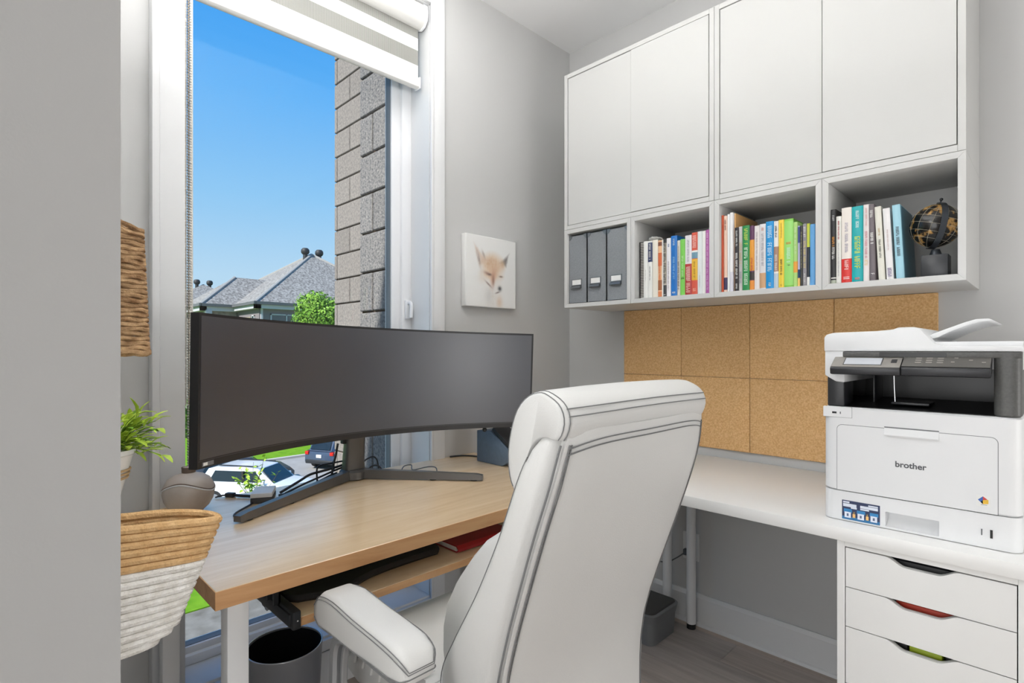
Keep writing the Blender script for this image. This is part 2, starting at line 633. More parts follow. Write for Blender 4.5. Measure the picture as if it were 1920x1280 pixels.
# baseboards
def baseboard(name, poly_axis, a0, a1, wallpos, sgn):
    prof = [(0, 0), (0.015, 0), (0.015, 0.118), (0.008, 0.134), (0, 0.134)]
    mb = MB()
    if poly_axis == 0:      # runs along x, sits on a wall of constant y
        mb.prism([(wallpos + sgn * p[0], p[1]) for p in prof], 0, a0, a1)
        mb.prism([(wallpos + sgn * (0.015 + 0.0), 0), (wallpos + sgn * 0.026, 0), (wallpos + sgn * 0.022, 0.010), (wallpos + sgn * 0.015, 0.014)], 0, a0, a1)
    else:
        mb.prism([(wallpos + sgn * p[0], p[1]) for p in prof], 1, a0, a1)
    o = mb.build(name, 'trim', smooth=False)
    o['kind'] = 'structure'
baseboard('baseboard_cabinets', 0, 0.015, 4.2, 0.0, -1)
baseboard('baseboard_window', 1, -0.843, -0.0, 0.0, 1)
baseboard('baseboard_corner', 1, -2.16, -1.873, 0.0, 1)
baseboard('baseboard_partition', 0, 0.016, 1.30, -2.16, 1)
sbox('baseboard_sill', 'trim', (0, 0.015, WY0, WY1, 0, 0.134))

# window casing
def casing(name, y0, y1, z0, z1):
    mb = MB()
    mb.box(0, 0.016, y0, y1, z0, z1, bev=0.002)
    o = mb.build(name, 'trim')
    o['kind'] = 'structure'
casing('trim_1', -0.910, -0.843, 0.0, 2.70)
casing('trim_2', -1.873, -1.803, 0.0, 2.70)
casing('trim_3', -1.803, -0.910, 2.62, 2.70)
mb = MB().box(0.014, 0.022, -0.916, -0.904, 0.0, 2.70, bev=0.002)
o = mb.build('trim_4', 'trim'); o['kind'] = 'structure'
# left casing has a deep back band that shades the wall beside it
mb = MB().box(0.0, 0.045, -1.892, -1.873, 0.0, 2.72, bev=0.003)
o = mb.build('trim_5', 'trim'); o['kind'] = 'structure'

# window unit
win = struct('window_1')
mb = MB()
mb.box(-0.14, 0.004, WY0, WY1, WZ0 - 0.02, WZ0, bev=0.003)
mb.box(-0.001, 0.02, WY0 - 0.005, WY1 + 0.005, WZ0 - 0.045, WZ0 - 0.008, bev=0.003)
mb.build('window_sill', 'trim', win)
mb = MB()
for s in ((WY1 - 0.003, WY1, ), (WY0, WY0 + 0.003)):
    mb.box(-0.13, 0, s[0], s[1], WZ0, WZ1)
mb.box(-0.13, 0, WY0, WY1, WZ1 - 0.003, WZ1)
mb.build('jamb_liner', 'trim', win, smooth=False)
def ring(mb, x0, x1, y0, y1, z0, z1, wl, wr, wb, wt, bev=0.003):
    mb.box(x0, x1, y0, y0 + wl, z0, z1, bev=bev)
    mb.box(x0, x1, y1 - wr, y1, z0, z1, bev=bev)
    mb.box(x0, x1, y0 + wl, y1 - wr, z0, z0 + wb, bev=bev)
    mb.box(x0, x1, y0 + wl, y1 - wr, z1 - wt, z1, bev=bev)
mb = MB(); ring(mb, -0.215, -0.13, WY0, WY1, WZ0, WZ1, 0.012, 0.048, 0.030, 0.05)
mb.build('window_frame', 'vinyl', win)
mb = MB(); ring(mb, -0.20, -0.148, WY0 + 0.010, WY1 - 0.044, WZ0 + 0.026, WZ1 - 0.046, 0.010, 0.044, 0.026, 0.044)
sash = mb.build('sash', 'vinyl', win)
mb = MB(); ring(mb, -0.19, -0.156, WY0 + 0.018, WY1 - 0.085, WZ0 + 0.049, WZ1 - 0.087, 0.004, 0.006, 0.005, 0.006, 0)
mb.build('gasket', 'gasket', sash, smooth=False)
MB().box(-0.176, -0.170, WY0 + 0.019, WY1 - 0.09, WZ0 + 0.052, WZ1 - 0.092).build('glass_pane', 'pane', win, smooth=False)
mb = MB()
mb.box(-0.130, -0.116, -0.948, -0.922, 1.325, 1.405, bev=0.005)
h = mb.build('latch_plate', 'vinyl', win)
MB().tube([(-0.118, -0.935, 1.39), (-0.100, -0.936, 1.394), (-0.092, -0.937, 1.375), (-0.094, -0.938, 1.33)], 0.007, 8, smooth=5).build('latch_handle', 'vinyl', h)

# ------------------------------------------------------------------ own house outside: masonry blocks
def block_wall(name, mblock, yface, xs, zs, phase, L, H, boxcore):
    """blocks on a face of constant y (normal -y): xs=(x_end, x_start) from the outer end inwards"""
    core = sbox(name, 'mortar', boxcore)
    pr = {}
    xe, xi = xs
    z = zs[0]
    k = 0
    g = 0.005
    while z < zs[1] - 0.02:
        x = xe
        firstw = phase[k % 2]
        while x < xi - 0.01:
            w = min(firstw if x == xe else L, xi - x)
            key = round(w, 3)
            if key not in pr:
                m_ = MB().box(g, w - g, -0.014, 0.02, g, H - g, bev=0.004, seg=1)
                o = m_.build('block', BM, smooth=False)
                pr[key] = o.data
            else:
                o = bpy.data.objects.new('block', pr[key])
                C.objects.link(o)
            o.parent = core
            o.location = (x, yface, z)
            x += w
        z += H
        k += 1
    return core
BM = 'brick_dark'
H_ = 0.19
z0 = 1.196 + (655 - 225.4) / 1013.6 * 2.67
z0 -= H_ * 13
block_wall('wall_masonry_return', BM, -0.886, (-0.595, -0.215), (z0, z0 + H_ * 16), (0.122, 0.26), 0.40, H_, (-0.590, -0.13, -0.886, 0.0, -5.3, 3.2))
BM = 'brick_light'
z0 = 1.196 + (655 - 226.7) / 1013.6 * 3.98
z0 -= H_ * 16
block_wall('wall_masonry_wing', BM, -0.235, (-2.16, -0.60), (z0, z0 + H_ * 22), (0.045, 0.245), 0.40, H_, (-2.15, -0.59, -0.235, 2.2, -5.3, 4.4))

# ------------------------------------------------------------------ street outside
ZG = -5.3
sbox('ground_path', 'concrete', (-13.25, -0.14, -40, 80, ZG - 0.3, ZG))
sbox('ground_street', 'asphalt', (-30.4, -19.0, -40, 80, ZG - 0.3, ZG - 0.02))
g1 = sbox('ground_lawn', 'grass', (-19.0, -13.25, -40, 80, ZG - 0.3, ZG + 0.03))
g2 = sbox('ground_lawn_across', 'grass', (-130, -30.7, -60, 120, ZG - 0.3, ZG + 0.08))
sbox('kerb_strip', 'kerb', (-30.7, -30.4, -40, 80, ZG - 0.3, ZG + 0.1))

def hip_roof(mb, x0, x1, y0, y1, ze, zr, over=0.5):
    x0 -= over; x1 += over; y0 -= over; y1 += over
    w = min(x1 - x0, y1 - y0) / 2
    cx, cy = (x0 + x1) / 2, (y0 + y1) / 2
    if (x1 - x0) > (y1 - y0):
        r = [(x0 + w, cy, zr), (x1 - w - 1e-3, cy, zr)]
    else:
        r = [(cx, y0 + w, zr), (cx, y1 - w + 1e-3, zr)]
    v = [(x0, y0, ze), (x1, y0, ze), (x1, y1, ze), (x0, y1, ze)] + r
    if (x1 - x0) > (y1 - y0):
        f = [(0, 1, 5, 4), (1, 2, 5), (2, 3, 4, 5), (3, 0, 4), (0, 3, 2, 1)]
    else:
        f = [(0, 1, 4), (1, 2, 5, 4), (2, 3, 5), (3, 0, 4, 5), (0, 3, 2, 1)]
    mb.add(v, f)
    return v
def house_window(parent, axis, pos, a0, a1, z0, z1, panes=2):
    """frame on a wall face; axis 0: plane x=pos facing +x, axis 1: plane y=pos facing -y"""
    mb = MB()
    t = 0.09
    def bx(a, b, c, d, d0, d1):
        if axis == 0: mb.box(pos + d0, pos + d1, a, b, c, d)
        else: mb.box(a, b, pos - d1, pos - d0, c, d)
    bx(a0, a0 + t, z0, z1, 0, 0.1); bx(a1 - t, a1, z0, z1, 0, 0.1)
    bx(a0, a1, z0, z0 + t, 0, 0.1); bx(a0, a1, z1 - t, z1, 0, 0.1)
    for i in range(1, panes):
        c = a0 + (a1 - a0) * i / panes
        bx(c - t / 2, c + t / 2, z0, z1, 0, 0.1)
    w = mb.build('window', 'eave', parent, smooth=False)
    for i in range(panes):
        mb = MB()
        a, c = a0 + (a1 - a0) * i / panes, a0 + (a1 - a0) * (i + 1) / panes
        if axis == 0: mb.box(pos + 0.01, pos + 0.04, a + t, c - t, z0 + t, z1 - t)
        else: mb.box(a + t, c - t, pos - 0.04, pos - 0.01, z0 + t, z1 - t)
        mb.build('pane', 'house_glass', w, smooth=False)
def roof_vent(x, y, z, parent):
    mb = MB()
    mb.lathe([(0.22, -0.6), (0.22, 0.0), (0.34, 0.08), (0.42, 0.25), (0.40, 0.5), (0.26, 0.66), (0.02, 0.7)], (x, y, z), 12)
    mb.build('roof_vent', 'vent_dark', parent)

EZ = 5.1
hA = thing('house', 'grey hip-roofed house with a low wing and twin roof vents, behind the tree', 'house', (-53, 22, ZG))
AX1, AY0, AW = -44.9, 14.5, 16.4
MB().box(AX1 - AW, AX1, AY0, AY0 + AW, ZG, EZ + 0.0).build('wall', 'siding', hA, smooth=False)
mb = MB(); v = hip_roof(mb, AX1 - AW, AX1, AY0, AY0 + AW, EZ, 11.1)
ro = mb.build('roof', 'shingle', hA, smooth=False)
pk = v[4]
mb = MB()
for i in range(4):
    mb.tube([v[i], pk], 0.14, 6)
mb.build('hip_cap', 'shingle_edge', ro, smooth=False)
mb = MB()
mb.box(AX1 + 0.45, AX1 + 0.65, AY0 - 0.5, AY0 + AW, EZ - 0.18, EZ + 0.06); mb.box(AX1 - AW, AX1 + 0.65, AY0 - 0.65, AY0 - 0.45, EZ - 0.18, EZ + 0.06)
mb.build('gutter', 'gutter', hA, smooth=False)
mb = MB()
mb.box(AX1, AX1 + 0.45, AY0 - 0.45, AY0 + AW, EZ - 0.5, EZ - 0.18); mb.box(AX1 - AW, AX1 + 0.45, AY0 - 0.45, AY0, EZ - 0.5, EZ - 0.18)
mb.build('fascia', 'eave', hA, smooth=False)
MB().box(AX1 + 0.0, AX1 + 0.14, AY0 + 0.1, AY0 + 0.26, ZG, EZ - 0.2).build('downspout', 'eave', hA, smooth=False)
roof_vent(pk[0] + 0.2, pk[1] - 0.75, pk[2] - 0.1, hA)
roof_vent(pk[0] + 0.2, pk[1] + 0.75, pk[2] - 0.1, hA)
house_window(hA, 0, AX1, AY0 + 0.9, AY0 + 3.6, 2.4, 4.2, 2)
house_window(hA, 0, AX1, AY0 + 6.5, AY0 + 9.5, 2.4, 4.2, 2)
house_window(hA, 0, AX1, AY0 + 0.9, AY0 + 3.6, -1.4, 0.6, 2)
house_window(hA, 1, AY0, AX1 - 1.6, AX1 - 0.9, 2.4, 4.1, 1)
MB().box(AX1 - 4.8, AX1 - 1.9, AY0 - 0.05, AY0, ZG, 4.0).build('stone_panel', 'house_beige', hA, smooth=False)

hB = hA
BX1, BY0 = -50.2, 11.9
MB().box(BX1 - 7.2, BX1, BY0, 14.45, ZG, EZ).build('wall', 'house_brick', hB, smooth=False)
mb = MB()
x1, x0, y0, y1 = BX1 + 0.5, BX1 - 7.5, BY0 - 0.5, 19.9
mb.add([(x0, y0, EZ), (x1, y0, EZ), (x1, y1, EZ), (x0, y1, EZ), ((x0 + x1) / 2, y0 + 4.0, 8.1), ((x0 + x1) / 2, y1, 8.1)],
       [(0, 1, 4), (1, 2, 5, 4), (2, 3, 5), (3, 0, 4, 5)])
ro = mb.build('roof', 'shingle', hB, smooth=False)
MB().tube([(x1, y0, EZ), ((x0 + x1) / 2, y0 + 4.0, 8.1)], 0.14, 6).build('hip_cap', 'shingle_edge', ro, smooth=False)
mb = MB(); mb.box(BX1 + 0.45, BX1 + 0.65, BY0 - 0.5, 14.0, EZ - 0.18, EZ + 0.06)
mb.box(BX1 - 7.2, BX1 + 0.65, BY0 - 0.65, BY0 - 0.45, EZ - 0.18, EZ + 0.06)
mb.build('gutter', 'gutter', hB, smooth=False)
mb = MB(); mb.box(BX1, BX1 + 0.45, BY0 - 0.45, 14.45, EZ - 0.55, EZ - 0.18); mb.box(BX1 - 7, BX1 + 0.45, BY0 - 0.45, BY0, EZ - 0.55, EZ - 0.18)
mb.build('fascia', 'eave', hB, smooth=False)
MB().box(BX1 + 0.0, BX1 + 0.5, BY0 - 0.1, BY0 + 0.4, ZG, EZ - 0.5).build('post', 'eave', hB, smooth=False)
house_window(hB, 0, BX1, BY0 + 0.8, BY0 + 2.3, 2.2, 4.0, 2)

hC = thing('house', 'farthest grey hip roof with two small vents at the left', 'house', (-83, 20, ZG))
MB().box(-89, -75, 13.6, 27.0, ZG, EZ + 0.4).build('wall', 'siding', hC, smooth=False)
mb = MB(); v = hip_roof(mb, -89.4, -74.6, 12.9, 27.7, EZ + 0.4, 10.3)
mb.build('roof', 'shingle', hC, smooth=False)
roof_vent(v[4][0], v[4][1] - 0.8, v[4][2] - 0.1, hC)
roof_vent(v[4][0], v[4][1] + 0.8, v[4][2] - 0.1, hC)

def leafy(name, label, cat, loc, h0, rad, nblob, nleaf, lm, lsize, trunk_r, sq=0.85, seed=1, group=None):
    rnd = random.Random(seed)
    t = thing(name, label, cat, (loc[0], loc[1], ZG), group)
    mb = MB()
    mb.tube([(loc[0], loc[1], ZG - 0.05), (loc[0] + 0.05, loc[1], ZG + (h0 - ZG) * 0.5), (loc[0], loc[1] - 0.05, h0)], lambda s: trunk_r * (1 - 0.5 * s), 8, smooth=3)
    mb.build('trunk', 'bark', t)
    mb = MB()
    blobs = []
    for i in range(nblob):
        a, e = rnd.uniform(0, 2 * PI), rnd.uniform(-0.6, 1.0)
        d = rad * rnd.uniform(0.3, 0.72)
        blobs.append((Vector((loc[0] + d * math.cos(a) * math.cos(e), loc[1] + d * math.sin(a) * math.cos(e), h0 + d * math.sin(e) * sq)), rad * rnd.uniform(0.3, 0.5)))
    for i in range(nleaf):
        c, r = rnd.choice(blobs)
        d = Vector((rnd.gauss(0, 1), rnd.gauss(0, 1), rnd.gauss(0, 1))).normalized()
        p = c + d * r * rnd.uniform(0.75, 1.05)
        nrm = (d + Vector((rnd.gauss(0, 0.5), rnd.gauss(0, 0.5), rnd.gauss(0, 0.5)))).normalized()
        u = nrm.orthogonal().normalized()
        u.rotate(Matrix.Rotation(rnd.uniform(0, 6.28), 3, nrm))
        w = nrm.cross(u)
        s = lsize * rnd.uniform(0.6, 1.3)
        mb.add([p - u * s, p - w * s * 0.5, p + u * s, p + w * s * 0.5], [(0, 1, 2, 3)])
    mb.build('foliage', lm, t, smooth=False)
    return t
leafy('tree', 'bushy green tree in front of the grey house across the street', 'tree', (-33.6, 14.6), 3.3, 2.0, 26, 7000, 'tree_leaf', 0.12, 0.16, 0.95, 3)
leafy('hedge', 'green shrub beside the left edge of the screen, across the street', 'shrub', (-43.4, 8.6), -3.9, 1.9, 16, 2500, 'hedge_leaf', 0.14, 0.12, 0.7, 5)
leafy('tree', 'dark tree top peeking beside the farthest roof vents', 'tree', (-92.0, 19.5), 8.6, 2.6, 14, 2500, 'tree_leaf', 0.25, 0.2, 0.9, 9)

# young tree right in front of the parked white car
def sapling(name, label, base, top, n, lm, seed, spread):
    rnd = random.Random(seed)
    t = thing(name, label, 'plant', (base[0], base[1], ZG + 0.03))
    b = Vector((base[0], base[1], ZG + 0.03))
    tp = Vector(top)
    mb = MB()
    fork = b.lerp(tp, 0.64)
    mb.tube([b, b.lerp(tp, 0.5) + Vector((0.02, 0.03, 0)), fork], lambda s: 0.022 * (1 - 0.5 * s), 6, smooth=4)
    ends = []
    for i in range(n):
        a = rnd.uniform(0, 2 * PI)
        L = rnd.uniform(0.55, 1.0) * (tp - fork).length * 1.25
        e = fork + Vector((math.cos(a) * spread * rnd.uniform(0.3, 1), math.sin(a) * spread * rnd.uniform(0.3, 1), L))
        mid = fork.lerp(e, 0.5) + Vector((rnd.uniform(-.05, .05), rnd.uniform(-.05, .05), 0.02))
        mb.tube([fork, mid, e], lambda s: 0.010 * (1 - 0.6 * s), 5, smooth=4)
        ends.append((fork, mid, e))
    mb.build('stem', 'bark', t)
    lf = MB()
    lf.add([(0, 0, 0), (0.03, -0.022, 0.006), (0.075, 0, 0), (0.03, 0.022, 0.006)], [(0, 1, 2, 3)])
    pl = None
    for i in range(130):
        f0, md, e = rnd.choice(ends)
        s = rnd.uniform(0.25, 1.02)
        p = f0.lerp(md, s * 2) if s < 0.5 else md.lerp(e, (s - 0.5) * 2)
        if pl is None:
            o = lf.build('leaf', lm, t, smooth=False)
            pl = o.data
            for vv in pl.vertices:
                vv.co += OFF[t.name]
        else:
            o = bpy.data.objects.new('leaf', pl)
            C.objects.link(o)
            o.parent = t
        o.location = p - OFF[t.name]
        o.rotation_euler = (rnd.uniform(-0.8, 0.8), rnd.uniform(-0.9, 0.5), rnd.uniform(0, 6.28))
        sc = rnd.uniform(1.5, 2.6)
        o.scale = (sc, sc, sc)
    return t
sapling('sapling', 'yellow-green leafy sapling outside the window before the white car', (-13.7, 3.15), (-13.7, 3.15, -1.95), 12, 'leaf_light', 4, 0.75)

# ------------------------------------------------------------------ cars
def car(name, label, loc, heading, paint, L=4.6, Wd=1.82, Ht=1.66, seed=0, plate=True):
    rz = math.atan2(heading[1], heading[0])
    t = thing(name, label, 'car', (loc[0], loc[1], ZG - 0.02), 'cars parked on the street', local=True, rz=rz)
    h = Ht
    # body: side profile (x forward, z) lofted across the width with tumblehome
    prof = [(-L / 2, 0.42), (-L / 2 + 0.02, 0.80), (-L / 2 + 0.08, 0.98), (-L / 2 + 0.35, 1.05), (L / 2 - 1.35, 1.05), (L / 2 - 0.75, 0.98), (L / 2 - 0.2, 0.86), (L / 2, 0.66), (L / 2 - 0.02, 0.36), (L / 2 - 0.3, 0.28), (-L / 2 + 0.3, 0.28)]
    secs = []
    for s, k in ((-1, 0.90), (-0.97, 0.97), (-0.86, 1.0), (0.86, 1.0), (0.97, 0.97), (1, 0.90)):
        secs.append([(x * (0.99 if k < 1 else 1), s * Wd / 2, 0.62 + (z - 0.62) * k) for x, z in prof])
    MB().loft(secs).build('body', paint, t, ang=30)
    gl = [(-L / 2 + 0.12, 1.02), (-L / 2 + 0.42, h - 0.10), (-L / 2 + 0.75, h - 0.02), (-0.3, h), (0.35, h - 0.06), (L / 2 - 1.25, 1.02)]
    secs = []
    for s, zz in ((-1, 0), (-0.80, 1), (0.80, 1), (1, 0)):
        secs.append([(x, s * (Wd / 2 - 0.04) * 1.0, 1.02 + (z - 1.02) * (0.02 if zz == 0 else 1)) for x, z in gl])
    MB().loft(secs).build('cabin', paint, t, ang=30)
    # side windows, windscreen, rear window
    for s in (-1, 1):
        mb = MB()
        q = []
        for x, z in ((-L / 2 + 0.55, 1.08), (-L / 2 + 0.75, h - 0.16), (0.25, h - 0.16), (L / 2 - 1.65, 1.08)):
            k = (z - 1.02) / (h - 1.02)
            q.append((x, s * ((Wd / 2 - 0.04) * (1 - 0.2 * k) + 0.012), z))
        q2 = [(x, y - s * 0.03, z) for x, y, z in q]
        mb.loft([q, q2])
        w = mb.build('side_window', 'car_glass', t, smooth=False)
        mb = MB().box(-0.28, -0.2, s * Wd / 2 * 0.80 - 0.05, s * Wd / 2 * 0.96, 1.05, h - 0.14)
        mb.build('pillar', 'car_trim', w, smooth=False)
        MB().box(L / 2 - 1.75, L / 2 - 1.5, s * (Wd / 2 + 0.02) - 0.02, s * (Wd / 2 + 0.12) + 0.02, 1.02, 1.18, bev=0.03).build('mirror', paint, t)
        MB().tube([(-L / 2 + 0.8, s * 0.62, h + 0.04), (0.3, s * 0.62, h + 0.02)], 0.025, 6).build('roof_rail', 'car_trim', t)
        for x in (-L / 2 + 0.85, L / 2 - 0.88):
            wm = MB(); wm.cyl((x, s * (Wd / 2 - 0.22), 0.35), (x, s * (Wd / 2 + 0.01), 0.35), 0.35, n=20)
            wh = wm.build('wheel', 'tyre', t)
            wm = MB(); wm.cyl((x, s * (Wd / 2), 0.35), (x, s * (Wd / 2 + 0.025), 0.35), 0.22, n=14)
            wm.build('hubcap', 'rim', wh)
    k = Wd / 2 - 0.3
    MB().loft([[(L / 2 - 1.28, -k - 0.1, 1.06), (L / 2 - 1.28, k + 0.1, 1.06), (0.42, k, h - 0.08), (0.42, -k, h - 0.08)],
               [(L / 2 - 1.24, -k - 0.1, 1.06), (L / 2 - 1.24, k + 0.1, 1.06), (0.46, k, h - 0.06), (0.46, -k, h - 0.06)]]).build('windscreen', 'car_glass', t, smooth=False)
    MB().loft([[(-L / 2 + 0.10, -k, 1.10), (-L / 2 + 0.10, k, 1.10), (-L / 2 + 0.36, k - 0.05, h - 0.14), (-L / 2 + 0.36, -k + 0.05, h - 0.14)],
               [(-L / 2 + 0.16, -k, 1.10), (-L / 2 + 0.16, k, 1.10), (-L / 2 + 0.42, k - 0.05, h - 0.14), (-L / 2 + 0.42, -k + 0.05, h - 0.14)]]).build('rear_window', 'car_glass', t, smooth=False)
    for s in (-1, 1):
        MB().box(-L / 2 - 0.015, -L / 2 + 0.2, s * Wd / 2 - s * 0.02 - 0.22 * (s > 0), s * Wd / 2 - s * 0.02 + 0.22 * (s < 0), 0.82, 1.0, bev=0.02).build('tail_light', 'tail_light', t)
    MB().box(-L / 2 - 0.03, -L / 2 + 0.1, -Wd / 2 + 0.05, Wd / 2 - 0.05, 0.34, 0.56, bev=0.04).build('bumper', 'car_trim', t)
    if plate:
        MB().box(-L / 2 - 0.03, -L / 2 + 0.02, -0.16, 0.16, 0.68, 0.84).build('licence_plate', 'ink_white', t, smooth=False)
    return t
car('car', 'white car with roof rails parked just outside, behind the sapling', (-22.0, 6.35), (0.80, 0.60), 'car_white')
car('car', 'dark blue SUV with a white plate, seen from behind beyond the grass', (-27.2, 12.9), (-0.45, 0.89), 'car_navy', 4.5, 1.85, 1.7)
car('car', 'dark grey car half hidden behind the white car roof', (-25.3, 6.6), (0.1, 1.0), 'car_dark', 4.5, 1.8, 1.55)

# ================================================================== WALL CABINETS
X0, ZB, TH = 0.254, 1.3834, 0.018
YF = -0.35
cab_lab = ['white wall cabinet with two flat doors, nearest the corner', 'white wall cabinet with two flat doors, above the globe']
for i in range(2):
    x0, x1 = X0 + 0.70 * i + 0.0006, X0 + 0.70 * (i + 1) - 0.0006
    z0, z1 = ZB + 0.351, ZB + 1.05
    t = thing('wall_cabinet', cab_lab[i], 'cabinet', ((x0 + x1) / 2, -0.0, z0), 'upper wall cabinets')
    MB().box(x0, x0 + TH, YF, -0.001, z0, z1, bev=0.0008, seg=1).build('side_panel', 'cabinet', t)
    MB().box(x1 - TH, x1, YF, -0.001, z0, z1, bev=0.0008, seg=1).build('side_panel', 'cabinet', t)
    MB().box(x0 + TH, x1 - TH, YF, -0.001, z1 - TH, z1, bev=0.0008, seg=1).build('top_panel', 'cabinet', t)
    MB().box(x0 + TH, x1 - TH, YF, -0.001, z0, z0 + TH, bev=0.0008, seg=1).build('bottom_panel', 'cabinet', t)
    MB().box(x0 + TH, x1 - TH, -0.02, -0.002, z0 + TH, z1 - TH).build('back_panel', 'cabinet', t, smooth=False)
    xm = (x0 + x1) / 2
    g = 0.0022
    MB().box(x0 + TH + g, xm - g / 2, YF + 0.003, YF + 0.021, z0 + TH + g, z1 - TH - g, bev=0.0008, seg=1).build('door', 'cabinet', t)
    MB().box(xm + g / 2, x1 - TH - g, YF - 0.001 * (i == 0), YF + 0.017, z0 + TH + g, z1 - TH - g, bev=0.0008, seg=1).build('door', 'cabinet', t)
cube_lab = ['white open wall cube holding three grey magazine files', 'white open wall cube with the spiral notebook and white-spined books',
            'white open wall cube packed with the most colourful books', 'white open wall cube holding books and the black globe']
for i in range(4):
    x0, x1 = X0 + 0.35 * i + 0.0005, X0 + 0.35 * (i + 1) - 0.0005
    z0, z1 = ZB, ZB + 0.35
    t = thing('wall_cube', cube_lab[i], 'shelf', ((x0 + x1) / 2, 0, z0), 'open wall cubes')
    # mitred frame
    def mitre(kind):
        a, b, c, d = x0, x1, z0, z1
        if kind == 'l': return [(a, c), (a + TH, c + TH), (a + TH, d - TH), (a, d)]
        if kind == 'r': return [(b, c), (b, d), (b - TH, d - TH), (b - TH, c + TH)]
        if kind == 't': return [(a, d), (a + TH, d - TH), (b - TH, d - TH), (b, d)]
        return [(a, c), (b, c), (b - TH, c + TH), (a + TH, c + TH)]
    for k, nm in (('l', 'side_panel'), ('r', 'side_panel'), ('t', 'top_panel'), ('b', 'bottom_panel')):
        MB().prism(mitre(k), 1, YF, -0.001, bev=0.0006, seg=1).build(nm, 'cabinet', t)
    MB().box(x0 + TH, x1 - TH, -0.02, -0.002, z0 + TH, z1 - TH).build('back_panel', 'cabinet', t, smooth=False)
ZS = ZB + TH + 0.0005     # cube floor

# ------------------------------------------------------------------ magazine files
ml = ['nearest the room corner', 'in the middle of the three', 'beside the books']
for i, (xa, xb) in enumerate(((0.2735, 0.3725), (0.3765, 0.4755), (0.4795, 0.5840))):
    t = thing('magazine_file', 'grey magazine file with metal label holder, ' + ml[i], 'magazine file', ((xa + xb) / 2, -0.335, ZS), 'grey magazine files')
    y0, y1, z1 = -0.338, -0.09, ZS + 0.304
    mb = MB()
    mb.box(xa, xb, y0, y0 + 0.003, ZS, z1)
    mb.box(xa, xa + 0.002, y0, y1, ZS, z1); mb.box(xb - 0.002, xb, y0, y1, ZS, z1)
    mb.box(xa, xb, y1 - 0.003, y1, ZS, z1); mb.box(xa, xb, y0, y1, ZS, ZS + 0.003)
    mb.box(xa, xb, y0, y1, z1 - 0.003, z1)
    mb.build('body', 'binder', t, smooth=False)
    for s, xc in ((1, xa), (-1, xb)):
        mb = MB()
        mb.prism([(xc, z1 + 0.0006), (xc + s * 0.018, z1 + 0.0006), (xc + s * 0.016, z1 - 0.010), (xc + s * 0.008, z1 - 0.018), (xc, z1 - 0.021)], 1, y0 - 0.0012, y0)
        mb.build('metal_corner', 'metal_corner', t, smooth=False)
    xm = (xa + xb) / 2 - 0.006
    mb = MB()
    zt = ZS + 0.078
    mb.box(xm - 0.028, xm + 0.028, y0 - 0.0016, y0, zt, zt + 0.030)
    mb.prism([(y0, zt), (y0 - 0.012, zt - 0.004), (y0 - 0.014, zt - 0.012), (y0 - 0.010, zt - 0.015), (y0, zt - 0.012)], 0, xm - 0.027, xm + 0.027)
    h = mb.build('label_holder', 'metal_corner', t, smooth=False)
    MB().box(xm - 0.024, xm + 0.024, y0 - 0.0022, y0 - 0.001, zt + 0.004, zt + 0.026).build('paper_label', 'paper_tag', h, smooth=False)

# ------------------------------------------------------------------ books
BCOL = {}
def bmat(c):
    k = 'cover_%d_%d_%d' % c
    if k not in MATS:
        mat(k, c, 0.38)
    return k
def glyphs(mb, w, z0, z1, frac, rnd, off, word=7, cx=0.0):
    """rows of small letter strokes running down the spine between z0 and z1"""
    gw = w * frac
    z = z1
    n_ = 0
    while z > z0:
        step = gw * rnd.uniform(0.45, 0.7)
        n_ += 1
        if n_ % word == 0:
            z -= step
            continue
        a = z - step * 0.72
        if a < z0: break
        x0, x1 = cx - gw / 2, cx + gw / 2
        k = rnd.random()
        st = step * 0.22
        mb.box(x0, x1, off - 0.0004, off + 0.0002, z - st, z)
        if k < 0.75:
            mb.box(x0, x1 if k < 0.5 else x0 + gw * 0.55, off - 0.0004, off + 0.0002, a, a + st)
        if k > 0.25:
            q = x0 if k < 0.6 else (x1 - st)
            mb.box(q, q + st, off - 0.0004, off + 0.0002, a, z)
        if k > 0.8:
            mb.box(-st / 2 + cx, st / 2 + cx, off - 0.0004, off + 0.0002, a, z)
        z -= step
NB = [0]
